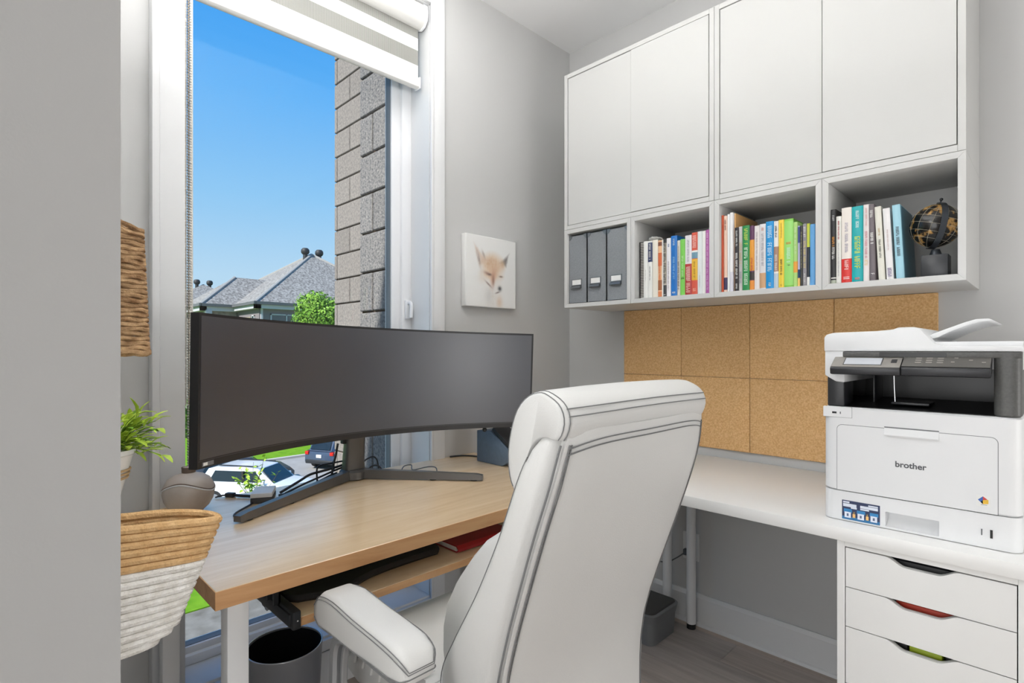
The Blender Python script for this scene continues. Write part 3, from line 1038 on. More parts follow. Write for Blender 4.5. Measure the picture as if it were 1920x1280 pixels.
def book(label, xa, xb, ztop, col, d=0.17, yf=-0.333, tilt=0.0, bands=(), text=(), group=None, name='book', zb=None):
    """bands: (z0frac, z1frac, colour)   text: (z0frac, z1frac, widthfrac, colour)"""
    rnd = random.Random(100 + NB[0])
    NB[0] += 1
    w = xb - xa - 0.0006
    zb = ZS if zb is None else zb
    h = ztop - zb
    t = thing(name, label, 'book', ((xa + xb) / 2, yf, zb + abs(tilt) * w / 2), group, local=True)
    t.rotation_euler = (0, tilt, 0)
    b = min(0.002, w * 0.12)
    # cover: boards plus slightly rounded spine
    r = min(0.003, w * 0.3)
    pl = [(-w / 2, d), (-w / 2, r * 0.8)]
    for k in range(1, 6):
        a = PI - PI * k / 6
        pl.append((math.cos(a) * w / 2, r - math.sin(a) * r))
    pl += [(w / 2, r * 0.8), (w / 2, d), (w / 2 - b, d), (w / 2 - b, r + b), (-w / 2 + b, r + b), (-w / 2 + b, d)]
    mb = MB()
    n_ = len(pl)
    v = [(p[0], p[1], z) for z in (0.0003, h) for p in pl]
    f = [(i, (i + 1) % n_, n_ + (i + 1) % n_, n_ + i) for i in range(n_)]
    # caps as quads strips
    f += [tuple(range(n_))[::-1], tuple(range(n_, 2 * n_))]
    mb.add(v, f)
    cv = mb.build('cover', bmat(col), t, ang=50)
    MB().box(-w / 2 + b, w / 2 - b, r + b, d - 0.004, 0.003, h - 0.003).build('pages', 'paper', t, smooth=False)
    for z0, z1, c in bands:
        mb = MB()
        pts = [(-w / 2 - 0.0003, 0.012)] + [(p[0] * 1.03, p[1] - 0.0003) for p in pl[1:8]] + [(w / 2 + 0.0003, 0.012)]
        mb.loft([[(p[0], p[1], h * z0) for p in pts], [(p[0], p[1], h * z1) for p in pts]], closed=False, caps=False)
        mb.build('printed_band', bmat(c), cv, ang=50)
    for z0, z1, fr, c in text:
        mb = MB()
        glyphs(mb, w, h * z0, h * z1, fr, rnd, -0.0004)
        if mb.v:
            mb.build('spine_lettering', bmat(c), cv, smooth=False)
    return t
G2, G3, G4 = 'books in the cube beside the magazine files', 'books in the most colourful cube', 'books beside the globe'
WH, CRM, BLK, GRY = (236, 236, 232), (232, 226, 212), (34, 34, 36), (120, 120, 122)
# -- cube 2
# spiral notebook
t = thing('spiral_notebook', 'black spiral-bound notebook at the left end of its cube', 'notebook', (0.6365, -0.325, ZS), G2)
h = 0.232
MB().box(0.6235, 0.6265, -0.315, -0.13, ZS, ZS + h).build('cover', bmat(BLK), t, smooth=False)
MB().box(0.6485, 0.6505, -0.315, -0.13, ZS, ZS + h).build('back_cover', bmat(BLK), t, smooth=False)
MB().box(0.6268, 0.6482, -0.312, -0.135, ZS + 0.002, ZS + h - 0.004).build('pages', 'paper', t, smooth=False)
cm = None
for k in range(34):
    z = ZS + 0.006 + k * (h - 0.012) / 33
    if cm is None:
        mb = MB().tube([(0.637 + 0.0135 * math.cos(2 * PI * q / 12), -0.312 + 0.012 * math.sin(2 * PI * q / 12), z + 0.002 * q / 12) for q in range(12)], 0.0013, 5, loop=True)
        o = mb.build('wire_ring', 'ink_black', t); cm = (o.data, z)
    else:
        o = bpy.data.objects.new('wire_ring', cm[0]); C.objects.link(o); o.parent = t; o.location = (0, 0, z - cm[1])
book('thin white book right beside the spiral notebook', 0.6522, 0.6723, 1.630, WH, group=G2, text=((0.3, 0.5, .18, (200, 200, 198)),))
book('white book with a navy label at the top of its spine', 0.6723, 0.6913, 1.629, WH, group=G2, bands=((0.63, 0.97, (46, 56, 98)),), text=((0.66, 0.95, .42, WH), (0.3, 0.55, .2, (140, 140, 140))))
book('cream book left of the orange patterned spine', 0.6921, 0.7173, 1.630, CRM, group=G2)
book('book with an orange patterned spine', 0.7173, 0.7342, 1.625, (232, 186, 144), group=G2, bands=((0.55, 0.78, (206, 104, 58)), (0.9, 0.97, (120, 66, 40)), (0.12, 0.3, (160, 98, 60)), (0.0, 0.1, (214, 130, 84))), text=((0.3, 0.55, .5, (224, 120, 74)),))
book('very thin white booklet right of the orange patterned spine', 0.7342, 0.7405, 1.626, WH, group=G2)
book('black and white speckled thin book', 0.7405, 0.7540, 1.627, (188, 180, 166), group=G2, bands=((0.0, 0.2, (66, 66, 68)), (0.93, 1.0, BLK)), text=((0.2, 0.92, .75, BLK), (0.01, 0.04, .6, WH)))
book('white book left of the blue book', 0.7540, 0.7728, 1.628, (238, 236, 238), group=G2, text=((0.84, 0.9, .3, (60, 90, 150)), (0.1, 0.6, .25, (190, 180, 186))))
book('glossy mid-blue book among white spines', 0.7728, 0.7990, 1.634, (30, 112, 190), d=0.2, group=G2, text=((0.8, 0.95, .3, (200, 225, 245)), (0.25, 0.65, .3, (150, 200, 235)), (0.03, 0.07, .5, WH)))
book('white book between the blue and bright green books', 0.7990, 0.8119, 1.613, (214, 208, 198), group=G2, text=((0.1, 0.62, .5, (70, 70, 72)), (0.65, 0.9, .25, (150, 146, 140))))
book('bright green thick book beside the white and red one', 0.8119, 0.8318, 1.616, (122, 200, 84), group=G2, text=((0.32, 0.7, .35, (200, 236, 180)), (0.27, 0.31, .6, BLK)))
book('white book with a dark red lower spine', 0.8318, 0.8584, 1.627, (232, 228, 232), d=0.16, group=G2, bands=((0.0, 0.52, (176, 52, 54)),), text=((0.22, 0.47, .62, (250, 220, 210)), (0.03, 0.2, .6, (240, 200, 190)), (0.55, 0.92, .3, (190, 184, 196))))
book('red, blue and yellow banded book', 0.8584, 0.8813, 1.634, (212, 88, 66), d=0.16, group=G2, bands=((0.58, 0.68, (110, 150, 170)), (0.68, 0.71, WH), (0.23, 0.57, (228, 182, 54))), text=((0.73, 0.95, .6, (246, 206, 196)), (0.27, 0.53, .3, (150, 110, 30)), (0.03, 0.1, .5, (240, 190, 170))))
book('white book right of the red, blue and yellow one', 0.8813, 0.8999, 1.635, (226, 232, 232), d=0.18, group=G2, text=((0.1, 0.3, .15, (190, 196, 196)),))
book('slim white book left of the purple book', 0.8999, 0.9134, 1.634, WH, d=0.18, group=G2)
book('purple-spined thin book at the right end of its cube', 0.9134, 0.9274, 1.636, (180, 96, 168), d=0.18, group=G2, text=((0.05, 0.95, .42, (226, 190, 222)),))
# crumpled plastic bag lying on the books
mb = MB()
rnd = random.Random(3)
secs = []
for i in range(10):
    u = i / 9
    rr = math.sin(PI * min(max(u, 0.04), 0.96)) ** 0.6
    secs.append([(0.662 + 0.055 * u, -0.30 + 0.028 * rr * math.cos(a) * (1 + 0.3 * math.sin(5 * a + i)), 1.641 + (0.0095 * rr * (1 - 0.55 * u) * math.sin(a) * (1 + 0.3 * math.cos(3 * a + i * 2)))) for a in [2 * PI * k / 12 for k in range(12)]])
mb.loft(secs)
tag(mb.build('plastic_bag', 'paper_tag', ang=80), 'crumpled white plastic lying on top of the white books', 'plastic bag')

# -- cube 3
book('tall rust-orange book at the left end of its cube', 0.9726, 0.9811, 1.679, (192, 80, 44), d=0.22, group=G3)
book('tall salmon-and-white thin book beside the rust-orange one', 0.9813, 0.9943, 1.675, (232, 200, 180), d=0.22, group=G3, bands=((0.03, 0.19, (60, 54, 90)),), text=((0.8, 0.95, .4, (150, 90, 80)),))
book('tall white booklet right of the salmon one', 0.9945, 1.0030, 1.679, (238, 240, 240), d=0.22, group=G3)
book('tallest white booklet of the colourful cube', 1.0032, 1.0152, 1.683, (240, 238, 238), d=0.22, group=G3, bands=((0.0, 0.25, (216, 214, 224)),))
book('black book with white spine lettering', 1.0206, 1.0350, 1.627, (40, 34, 40), d=0.13, group=G3, text=((0.7, 0.95, .4, WH), (0.18, 0.6, .5, WH), (0.02, 0.12, .4, WH)))
book('grey marbled spine left of the dark green book', 1.0350, 1.0481, 1.628, (188, 184, 182), d=0.13, group=G3, text=((0.4, 0.75, .7, (190, 170, 120)), (0.1, 0.3, .6, (150, 148, 160))))
book('dark green book with white and yellow lettering', 1.0481, 1.0726, 1.629, (34, 136, 70), d=0.17, group=G3, text=((0.7, 0.95, .5, (196, 220, 90)), (0.05, 0.66, .5, (220, 244, 220))))
book('purple book with orange bands right of the dark green book', 1.0726, 1.0888, 1.625, (92, 48, 84), d=0.17, group=G3, bands=((0.3, 0.78, (222, 152, 52)), (0.0, 0.15, (220, 140, 56)), (0.16, 0.28, (50, 44, 44))), text=((0.3, 0.5, .4, (180, 60, 60)),))
book('white book left of the grey and tan one', 1.0888, 1.1064, 1.622, (232, 226, 224), d=0.16, group=G3, text=((0.3, 0.9, .3, (190, 182, 180)),))
book('pale grey book with a tan lower spine', 1.1064, 1.1271, 1.625, (220, 218, 220), d=0.16, group=G3, bands=((0.02, 0.25, (200, 158, 118)),), text=((0.35, 0.85, .4, (180, 178, 186)), (0.88, 0.94, .4, (210, 140, 120))))
book('cyan-blue book with bold white lettering', 1.1271, 1.1528, 1.630, (16, 142, 208), d=0.18, group=G3, text=((0.74, 0.93, .55, (200, 234, 250)), (0.25, 0.68, .55, (200, 234, 250)), (0.03, 0.09, .3, WH)))
book('white photo-spined book left of the yellow book', 1.1528, 1.1680, 1.627, (232, 228, 224), d=0.18, group=G3, bands=((0.25, 0.62, (160, 126, 110)), (0.0, 0.22, (186, 200, 212))), text=((0.75, 0.93, .4, (60, 60, 60)), (0.25, 0.5, .5, (240, 232, 224))))
book('yellow book with small black lettering', 1.1680, 1.1859, 1.629, (238, 206, 64), d=0.19, group=G3, text=((0.18, 0.42, .35, (60, 54, 40)), (0.72, 0.95, .15, (190, 160, 60)), (0.02, 0.05, .3, (190, 160, 60))))
book('light green book right of the yellow one', 1.1859, 1.2143, 1.628, (124, 196, 70), d=0.19, group=G3, bands=((0.03, 0.97, (150, 214, 110)),), text=((0.35, 0.58, .4, (206, 240, 216)), (0.61, 0.66, .5, (222, 140, 60)), (0.3, 0.33, .3, BLK)))
book('pale green book with an orange patch', 1.2143, 1.2276, 1.614, (170, 210, 120), d=0.19, group=G3, bands=((0.22, 0.39, (230, 160, 60)),), text=((0.5, 0.92, .4, (214, 236, 190)),))
book('thin navy and white booklet with a yellow foot', 1.2276, 1.2351, 1.600, (176, 176, 206), d=0.2, group=G3, bands=((0.14, 0.28, (30, 66, 104)), (0.0, 0.14, (240, 196, 110)), (0.72, 0.98, (60, 70, 130))))
book('thin black booklet left of the grey one', 1.2351, 1.2426, 1.599, (60, 60, 58), d=0.2, group=G3, text=((0.3, 0.9, .4, (170, 166, 130)),))
book('grey booklet with white and yellow lettering', 1.2426, 1.2551, 1.604, (150, 146, 152), d=0.2, group=G3, text=((0.78, 0.95, .5, WH), (0.28, 0.72, .5, (226, 206, 120)), (0.03, 0.2, .3, WH)))
book('thin black booklet with a yellow-green upper edge', 1.2551, 1.2639, 1.603, (34, 40, 50), d=0.2, group=G3, bands=((0.62, 1.0, (196, 204, 70)), (0.0, 0.14, WH)))
book('light blue soft-cover book at the right end of its cube', 1.2639, 1.2795, 1.599, (96, 160, 214), d=0.2, group=G3)
book('loose white sheet standing at the right end of the colourful cube', 1.2800, 1.2850, 1.672, WH, d=0.16, yf=-0.30, group=G3, name='paper_sheet')['category'] = 'paper'
book('tall kraft brown folder between the white booklet and the black book', 1.0154, 1.0204, 1.681, (214, 166, 108), d=0.20, yf=-0.322, group=G3, name='folder')['category'] = 'folder'
# -- cube 4
book('black book with orange and white lettering', 1.3240, 1.3387, 1.635, (40, 40, 42), group=G4, text=((0.5, 0.63, .45, (224, 150, 40)), (0.33, 0.49, .5, WH), (0.83, 0.92, .4, (190, 190, 190))), bands=((0.07, 0.085, WH), (0.0, 0.05, (180, 186, 170))))
book('slim white book right of the black one', 1.3389, 1.3532, 1.611, (234, 234, 228), group=G4, text=((0.65, 0.93, .3, (190, 90, 90)), (0.1, 0.6, .25, (200, 196, 196))))
book('cream book with a red lower spine', 1.3538, 1.3812, 1.634, (236, 228, 220), group=G4, bands=((0.0, 0.32, (208, 44, 36)),), text=((0.37, 0.8, .3, (176, 170, 186)), (0.17, 0.3, .4, (248, 220, 214)), (0.04, 0.08, .6, (248, 220, 214))))
book('thick teal book with yellow lettering', 1.3814, 1.4115, 1.633, (14, 166, 170), d=0.18, group=G4, text=((0.70, 0.94, .28, (220, 248, 246)), (0.18, 0.60, .5, (206, 222, 60)), (0.03, 0.06, .4, (220, 110, 100))))
book('white book with pink lettering right of the teal one', 1.4117, 1.4275, 1.634, (232, 224, 222), d=0.18, group=G4, text=((0.3, 0.65, .4, (214, 140, 150)), (0.7, 0.95, .3, (226, 180, 180)), (0.2, 0.28, .5, (226, 200, 140))))
book('dark grey book with a round white emblem', 1.4292, 1.4445, 1.632, (110, 102, 106), d=0.18, tilt=-0.02, group=G4, text=((0.82, 0.92, .45, WH), (0.48, 0.63, .5, WH), (0.06, 0.1, .6, WH)))
book('ivory book leaning right of the dark grey one', 1.4510, 1.4680, 1.622, (226, 224, 212), d=0.17, tilt=-0.05, group=G4, text=((0.3, 0.55, .3, (110, 110, 100)), (0.6, 0.7, .25, (206, 180, 130))))
book('plain white book leaning beside the ivory one', 1.4710, 1.4890, 1.613, (236, 233, 233), d=0.17, tilt=-0.05, group=G4, text=((0.04, 0.16, .5, (110, 92, 140)), (0.4, 0.7, .2, (222, 206, 202))))
bk = book('light blue book with dark lettering leaning toward the globe', 1.4945, 1.5145, 1.619, (160, 206, 222), d=0.19, tilt=-0.05, group=G4, text=((0.27, 0.70, .38, (52, 66, 78)),))
MB().box(0.0104, 0.0108, 0.010, 0.185, 0.001, 0.214).build('cover_picture', bmat((70, 120, 140)), bk, smooth=False)

# ------------------------------------------------------------------ globe
GX, GY, GZ, GR = 1.577, -0.262, 1.5545, 0.062
t = thing('globe', 'small black and gold desk globe on a square black base', 'globe', (GX, GY, ZS))
MB().box(GX - 0.030, GX + 0.032, GY - 0.032, GY + 0.032, ZS, ZS + 0.066, bev=0.002).build('base', 'globe_base', t)
mb = MB()
mb.cyl((GX, GY, ZS + 0.066), (GX, GY, ZS + 0.084), 0.016, 0.010)
mb.build('stem', 'globe_arm', t)
tilt = Matrix.Rotation(math.radians(18), 4, 'Y') @ Matrix.Rotation(math.radians(30), 4, 'Z')
gm = bpy.data.materials.new('globe_map')
gm.use_nodes = True
n = gm.node_tree
b = n.nodes['Principled BSDF']
b.inputs['Roughness'].default_value = 0.2
tcn = n.nodes.new('ShaderNodeTexCoord')
tx = n.nodes.new('ShaderNodeTexNoise'); tx.inputs['Scale'].default_value = 17; tx.inputs['Detail'].default_value = 6
r = n.nodes.new('ShaderNodeValToRGB')
r.color_ramp.interpolation = 'LINEAR'
r.color_ramp.elements[0].position = 0.53; r.color_ramp.elements[0].color = lin((24, 22, 20))
r.color_ramp.elements[1].position = 0.575; r.color_ramp.elements[1].color = lin((190, 146, 84))
e = r.color_ramp.elements.new(0.62); e.color = lin((40, 34, 26))
n.links.new(tcn.outputs['Object'], tx.inputs['Vector']); n.links.new(tx.outputs[0], r.inputs[0]); n.links.new(r.outputs[0], b.inputs['Base Color'])
MATS['globe_map'] = gm
ball = MB().sphere((GX, GY, GZ), GR, 40, 24).build('ball', 'globe_map', t)
def circ(axis_m, rad, k=0.0, a0=0, a1=2 * PI, n_=48):
    out = []
    for i in range(n_ + 1):
        a = a0 + (a1 - a0) * i / n_
        p = Vector((rad * math.cos(a), 0, rad * math.sin(a)))
        out.append(Vector((GX, GY, GZ)) + axis_m @ p)
    return out
mb = MB()
for k in range(6):
    mb.tube(circ(tilt.to_3x3() @ Matrix.Rotation(PI * k / 6, 3, 'Z'), GR + 0.0002), 0.0004, 4)
for la in (-0.7, -0.35, 0, 0.35, 0.7):
    pts = [Vector((GX, GY, GZ)) + tilt.to_3x3() @ Vector(((GR + 0.0002) * math.cos(la) * math.cos(a), (GR + 0.0002) * math.cos(la) * math.sin(a), (GR + 0.0002) * math.sin(la))) for a in [2 * PI * i / 48 for i in range(48)]]
    mb.tube(pts, 0.0004, 4, loop=True)
mb.build('graticule', 'globe_line', ball)
# meridian band
axm = Matrix.Rotation(math.radians(10), 3, 'Y') @ Matrix.Rotation(math.radians(-66), 3, 'Z')
secs = []
for i in range(41):
    a = -PI / 2 - 0.25 + (PI + 0.35) * i / 40
    d = Vector((math.cos(a), 0, math.sin(a)))
    secs.append([Vector((GX, GY, GZ)) + axm @ (d * rr + Vector((0, yy, 0))) for rr, yy in ((GR + 0.002, -0.0075), (GR + 0.0045, -0.0075), (GR + 0.0045, 0.0075), (GR + 0.002, 0.0075))])
mb = MB(); mb.loft(secs)
arm = mb.build('meridian_band', 'globe_arm', t)
mb = MB()
top = Vector((GX, GY, GZ)) + axm @ Vector((0, 0, GR))
ax = axm @ Vector((0, 0, 1))
mb.tube([top, top + ax * 0.012], 0.0022, 8)
mb.sphere(top + ax * 0.014, 0.0045, 10, 8)
mb.build('axis_knob', 'globe_base', arm)

# ------------------------------------------------------------------ cork tiles
cols = [0.3459, 0.6459, 0.9465, 1.2500, 1.5525]
nm = {(0, 0): 'upper cork tile nearest the corner', (1, 0): 'second upper cork tile from the corner, above the chair back', (2, 0): 'upper cork tile left of the printer, third from the corner', (3, 0): 'upper cork tile partly behind the printer lid',
      (0, 1): 'lower cork tile nearest the corner, mostly behind the chair', (1, 1): 'lower cork tile directly right of the chair back', (2, 1): 'lower cork tile beside the printer body', (3, 1): 'lower cork tile hidden behind the printer'}
for c in range(4):
    for r_ in range(2):
        x0, x1 = cols[c], cols[c + 1]
        z0, z1 = (1.079, 1.382) if r_ == 0 else (0.776, 1.078)
        o = MB().box(x0 + 0.0007, x1 - 0.0007, -0.010, -0.0005, z0, z1, bev=0.0015, seg=1).build('cork_tile', 'cork')
        tag(o, nm[(c, r_)], 'cork board', 'cork tiles on the wall')

# ------------------------------------------------------------------ white desk
t = thing('white_desk', 'long white desktop on slim round legs along the cork wall', 'desk', (1.25, -0.33, 0))
MB().box(0.57, 1.93, -0.667, -0.003, 0.706, 0.740, bev=0.0015, seg=2).build('desktop', 'desk_white', t)
for lx, ly in ((0.607, -0.062), (0.718, -0.058), (0.62, -0.60), (1.88, -0.06), (1.88, -0.60)):
    mb = MB(); mb.cyl((lx, ly, 0.022), (lx, ly, 0.7055), 0.0195, n=24)
    lg = mb.build('leg', 'leg_white', t)
    mb = MB(); mb.cyl((lx, ly, 0.0), (lx, ly, 0.022), 0.0185, n=24)
    mb.build('rubber_foot', 'black_rubber', lg)
    MB().box(lx - 0.04, lx + 0.04, ly - 0.04, ly + 0.04, 0.700, 0.7058, bev=0.002, seg=1).build('mounting_plate', 'leg_white', lg)

# ------------------------------------------------------------------ drawer unit
DX0, DX1, DY0, DY1 = 1.4245, 1.7845, -0.660, -0.085
t = thing('drawer_unit', 'white drawer unit with scooped handles under the printer', 'drawer unit', ((DX0 + DX1) / 2, -0.37, 0))
for a, b_ in ((DX0, DX0 + 0.0175), (DX1 - 0.0175, DX1)):
    MB().box(a, b_, DY0, DY1, 0.0, 0.7055, bev=0.0008, seg=1).build('side_panel', 'desk_white', t)
MB().box(DX0 + 0.0175, DX1 - 0.0175, DY0, DY1, 0.692, 0.7055, bev=0.0005, seg=1).build('top_panel', 'desk_white', t)
MB().box(DX0 + 0.0175, DX1 - 0.0175, DY1 - 0.01, DY1, 0.02, 0.692).build('back_panel', 'desk_white', t, smooth=False)
MB().box(DX0 + 0.0175, DX1 - 0.0175, DY0 + 0.02, DY1 - 0.01, 0.03, 0.045).build('bottom_panel', 'desk_white', t, smooth=False)
def sm3(a, b_, x):
    k = min(1, max(0, (x - a) / (b_ - a)))
    return k * k * (3 - 2 * k)
edges = [0.690, 0.589, 0.488, 0.343, 0.198, 0.050]
for k in range(5):
    zt, zb_ = edges[k] - 0.0012, edges[k + 1] + 0.0012
    xa, xb = DX0 + 0.0195, DX1 - 0.0195
    pts = [(xa, zb_), (xb, zb_), (xb, zt)]
    L0, L1, dp = 1.528, 1.672, 0.018
    for q in range(0, 25):
        u = 1 - q / 24
        x = L0 + (L1 - L0) * u
        s = 0.5 - 0.5 * math.cos(2 * PI * min(1, max(0, u)))
        s = min(1, s * 1.45) if 0.25 < u < 0.85 else s * 1.0
        e_ = math.sin(PI * u) ** 1.15
        e_ = sm3(0, 0.28, u) * sm3(0, 0.30, 1 - u)
        pts.append((x, zt - dp * e_))
    pts.append((xa, zt))
    MB().prism(pts, 1, DY0 + 0.001, DY0 + 0.017).build('drawer_front', 'desk_white', t, ang=25)
    mb = MB()
    mb.box(xa + 0.004, xa + 0.014, DY0 + 0.017, DY1 - 0.03, zb_ + 0.004, zt - 0.030)
    mb.box(xb - 0.014, xb - 0.004, DY0 + 0.017, DY1 - 0.03, zb_ + 0.004, zt - 0.030)
    mb.box(xa + 0.004, xb - 0.004, DY0 + 0.017, DY1 - 0.03, zb_ + 0.002, zb_ + 0.008)
    mb.build('drawer_box', 'desk_white', t, smooth=False)
def junk(name, label, cat, m, boxes, rot=0.0):
    mb = MB()
    for bx in boxes:
        mb.box(*bx, bev=0.003)
    return tag(mb.build(name, m), label, cat)
junk('tool_pouch', 'black shiny pouch showing in the top drawer gap', 'pouch', 'drawer_black', [(1.50, 1.70, -0.625, -0.45, 0.599, 0.677)])
tag(MB().tube([(1.55, -0.634, 0.664), (1.60, -0.636, 0.660), (1.635, -0.636, 0.662), (1.67, -0.632, 0.668)], 0.004, 6, smooth=4).build('steel_tube', 'chrome'), 'thin bright metal rod in the top drawer gap', 'rod')
junk('orange_case', 'red-orange case showing in the second drawer gap', 'case', 'drawer_red', [(1.545, 1.69, -0.628, -0.45, 0.498, 0.577)])
junk('dark_case', 'dark case beside the red-orange one in the second drawer', 'case', 'drawer_black', [(1.46, 1.538, -0.62, -0.46, 0.498, 0.572)])
junk('lime_bottle', 'lime green packet showing in the third drawer gap', 'packet', 'drawer_lime', [(1.572, 1.636, -0.630, -0.5, 0.353, 0.476)])
junk('black_bag', 'crumpled black bag around the lime packet in the third drawer', 'bag', 'drawer_black', [(1.50, 1.568, -0.622, -0.45, 0.353, 0.472), (1.640, 1.70, -0.622, -0.45, 0.353, 0.472)])

# ------------------------------------------------------------------ printer
PX0, PX1, PY0, PY1 = 1.376, 1.772, -0.600, -0.135
t = thing('printer', 'white multifunction printer with grey control panel on the white desk', 'printer', ((PX0 + PX1) / 2, -0.37, 0.740))
def rbox(x0, x1, y0, y1, z0, z1, r, bev=0.003):
    """box with rounded vertical edges"""
    mb = MB()
    pl = rrect((x0 + x1) / 2, (y0 + y1) / 2, (x1 - x0) / 2, (y1 - y0) / 2, r, 6)
    def ins(d): return [((x0 + x1) / 2 + (p[0] - (x0 + x1) / 2) * (1 - 2 * d / (x1 - x0)), (y0 + y1) / 2 + (p[1] - (y0 + y1) / 2) * (1 - 2 * d / (y1 - y0))) for p in pl]
    mb.loft([[(p[0], p[1], z0) for p in ins(bev)], [(p[0], p[1], z0 + bev) for p in pl], [(p[0], p[1], z1 - bev) for p in pl], [(p[0], p[1], z1) for p in ins(bev)]])
    return mb
ins_tray = 0.032
mb = rbox(PX0, PX1, PY0 + ins_tray, PY1, 0.742, 0.8192, 0.02)
hx0, hx1, hz0, hz1 = 1.518, 1.626, 0.747, 0.784
pl = rrect((PX0 + PX1) / 2, PY0 + 0.05, (PX1 - PX0) / 2, 0.05, 0.028, 6)
mb.build('paper_tray', 'printer_white', t)
# tray front built around the finger recess
mb = MB()
def front_slab(xa, xb, za, zb_, rl=False, rr=False):
    if not rl and not rr:
        mb.box(xa, xb, PY0, PY0 + ins_tray + 0.01, za, zb_)
    else:
        q = []
        R = 0.026
        if rl:
            q = [(xb, PY0), (xb, PY0 + 0.045), (xa, PY0 + 0.045)] + [(xa + R - R * math.cos(a), PY0 + R - R * math.sin(a)) for a in [PI / 2 * i / 6 for i in range(7)]]
        else:
            q = [(xa, PY0), (xa, PY0 + 0.045), (xb, PY0 + 0.045)] + [(xb - R + R * math.cos(a), PY0 + R - R * math.sin(a)) for a in [PI / 2 * i / 6 for i in range(7)]]
        mb.prism(q, 2, za, zb_)
front_slab(PX0, hx0, 0.742, 0.8192, rl=True)
front_slab(hx1, PX1, 0.742, 0.8192, rr=True)
front_slab(hx0, hx1, 0.742, hz0)
front_slab(hx0, hx1, hz1, 0.8192)
tf = mb.build('tray_front', 'printer_white', t, ang=30)
secs = []
for i in range(8):
    a = PI / 2 * i / 7
    secs.append((PY0 + 0.030 * math.sin(a), hz0 + (hz1 - hz0) * (1 - math.cos(a))))
mb = MB(); mb.loft([[(hx0, y_, z_) for y_, z_ in secs], [(hx1, y_, z_) for y_, z_ in secs]], closed=False, caps=False)
mb.build('finger_recess', 'printer_white', tf)
# main body
mb = rbox(PX0, PX1, PY0, PY1, 0.8204, 1.0430, 0.026, 0.004)
body = mb.build('body', 'printer_white', t, ang=30)
def rpanel(x0, x1, z0, z1, r, y0, y1, name, m, par, bottom_r=0.0):
    pl = []
    for q, (sx, sz) in enumerate(((1, 1), (-1, 1), (-1, -1), (1, -1))):
        rr = r if sz > 0 else max(bottom_r, 0.0005)
        cx = x1 - rr if sx > 0 else x0 + rr
        cz = z1 - rr if sz > 0 else z0 + rr
        for i in range(6):
            a = PI / 2 * q + PI / 2 * i / 5
            pl.append((cx + rr * math.cos(a), cz + rr * math.sin(a)))
    return MB().prism(pl, 1, y0, y1).build(name, m, par, ang=30)
rpanel(1.4088, 1.7322, 0.8205, 0.9965, 0.013, PY0 - 0.0005, PY0 + 0.002, 'door_gap', 'printer_line', body)
fd = rpanel(1.4100, 1.7310, 0.8217, 0.9953, 0.012, PY0 - 0.0012, PY0 + 0.002, 'front_door', 'printer_white', t)
mb = MB()
mb.prism([(PY0 - 0.0015, 0.9775), (PY0 - 0.0015, 0.9985), (PY0 - 0.0065, 0.981), (PY0 - 0.006, 0.978)], 0, 1.516, 1.626)
mb.build('door_handle', 'printer_white', fd, smooth=False)
MB().box(1.516, 1.626, PY0 - 0.0018, PY0 - 0.001, 0.9975, 1.0005).build('handle_painted_shade', 'printer_line', fd, smooth=False)  # dark strip painted on as the shade at the top of the handle recess
FM = lambda x, z, y=PY0 - 0.0014: Matrix.Translation((x, y, z)) @ Matrix.Rotation(PI / 2, 4, 'X')
text_mb('brother', 0.0200, FM(1.570, 0.908), 0.0003, 0.00045).build('brand_lettering', 'ink_grey', fd, smooth=False)
# colour emblem
em = MB().box(1.694, 1.719, PY0 - 0.0016, PY0 - 0.0011, 0.836, 0.861).build('emblem_sticker', 'paper_tag', fd, smooth=False)
for (a, c) in (([(1.7005, .8505), (1.706, .856), (1.706, .845)], (40, 90, 170)), ([(1.706, .856), (1.711, .852), (1.706, .8505)], (200, 60, 60)), ([(1.706, .8505), (1.712, .852), (1.712, .846), (1.706, .845)], (236, 190, 50)), ([(1.7035, .8475), (1.706, .8505), (1.706, .845)], (50, 150, 160))):
    a = [(1.7065 + (p[0] - 1.7065) * 1.6, 0.8505 + (p[1] - 0.8505) * 1.6) for p in a]
    MB().prism(a, 1, PY0 - 0.0020, PY0 - 0.0014).build('emblem_segment', bmat(c), em, smooth=False)
MB().box(1.702, 1.713, PY0 - 0.0020, PY0 - 0.0014, 0.8395, 0.8405).build('emblem_lettering', bmat((160, 162, 166)), em, smooth=False)
# tray number and paper gauge
text_mb('1', 0.021, FM(1.7035, 0.776, PY0 - 0.0006), 0.0003).build('tray_number', 'ink_grey', tf, smooth=False)
MB().box(1.7180, 1.7225, PY0 - 0.0012, PY0, 0.766, 0.785).build('paper_gauge', 'ink_black', tf, smooth=False)
# promotional sticker
sx0, sx1, sz0, sz1 = 1.4215, 1.5065, 0.7460, 0.7960
st = MB().box(sx0, sx1, PY0 - 0.0007, PY0, sz0, sz1).build('blue_sticker', bmat((34, 48, 86)), tf, smooth=False)
def stk(u0, u1, w0, w1, c, k=0):
    MB().box(sx0 + (sx1 - sx0) * u0, sx0 + (sx1 - sx0) * u1, PY0 - 0.0010 - 0.0003 * k, PY0 - 0.0005, sz0 + (sz1 - sz0) * w0, sz0 + (sz1 - sz0) * w1).build('sticker_print', bmat(c), st, smooth=False)
stk(0, 1, 0.0, 0.16, (40, 112, 164))
LB = (226, 232, 244)
for u0, u1, w0, w1 in ((.03, .2, .87, .95), (.03, .39, .67, .84), (.24, .40, .60, .68), (.49, .95, .70, .84), (.70, .95, .86, .93), (.49, .72, .61, .68)):
    stk(u0, u1, w0, w1, LB)
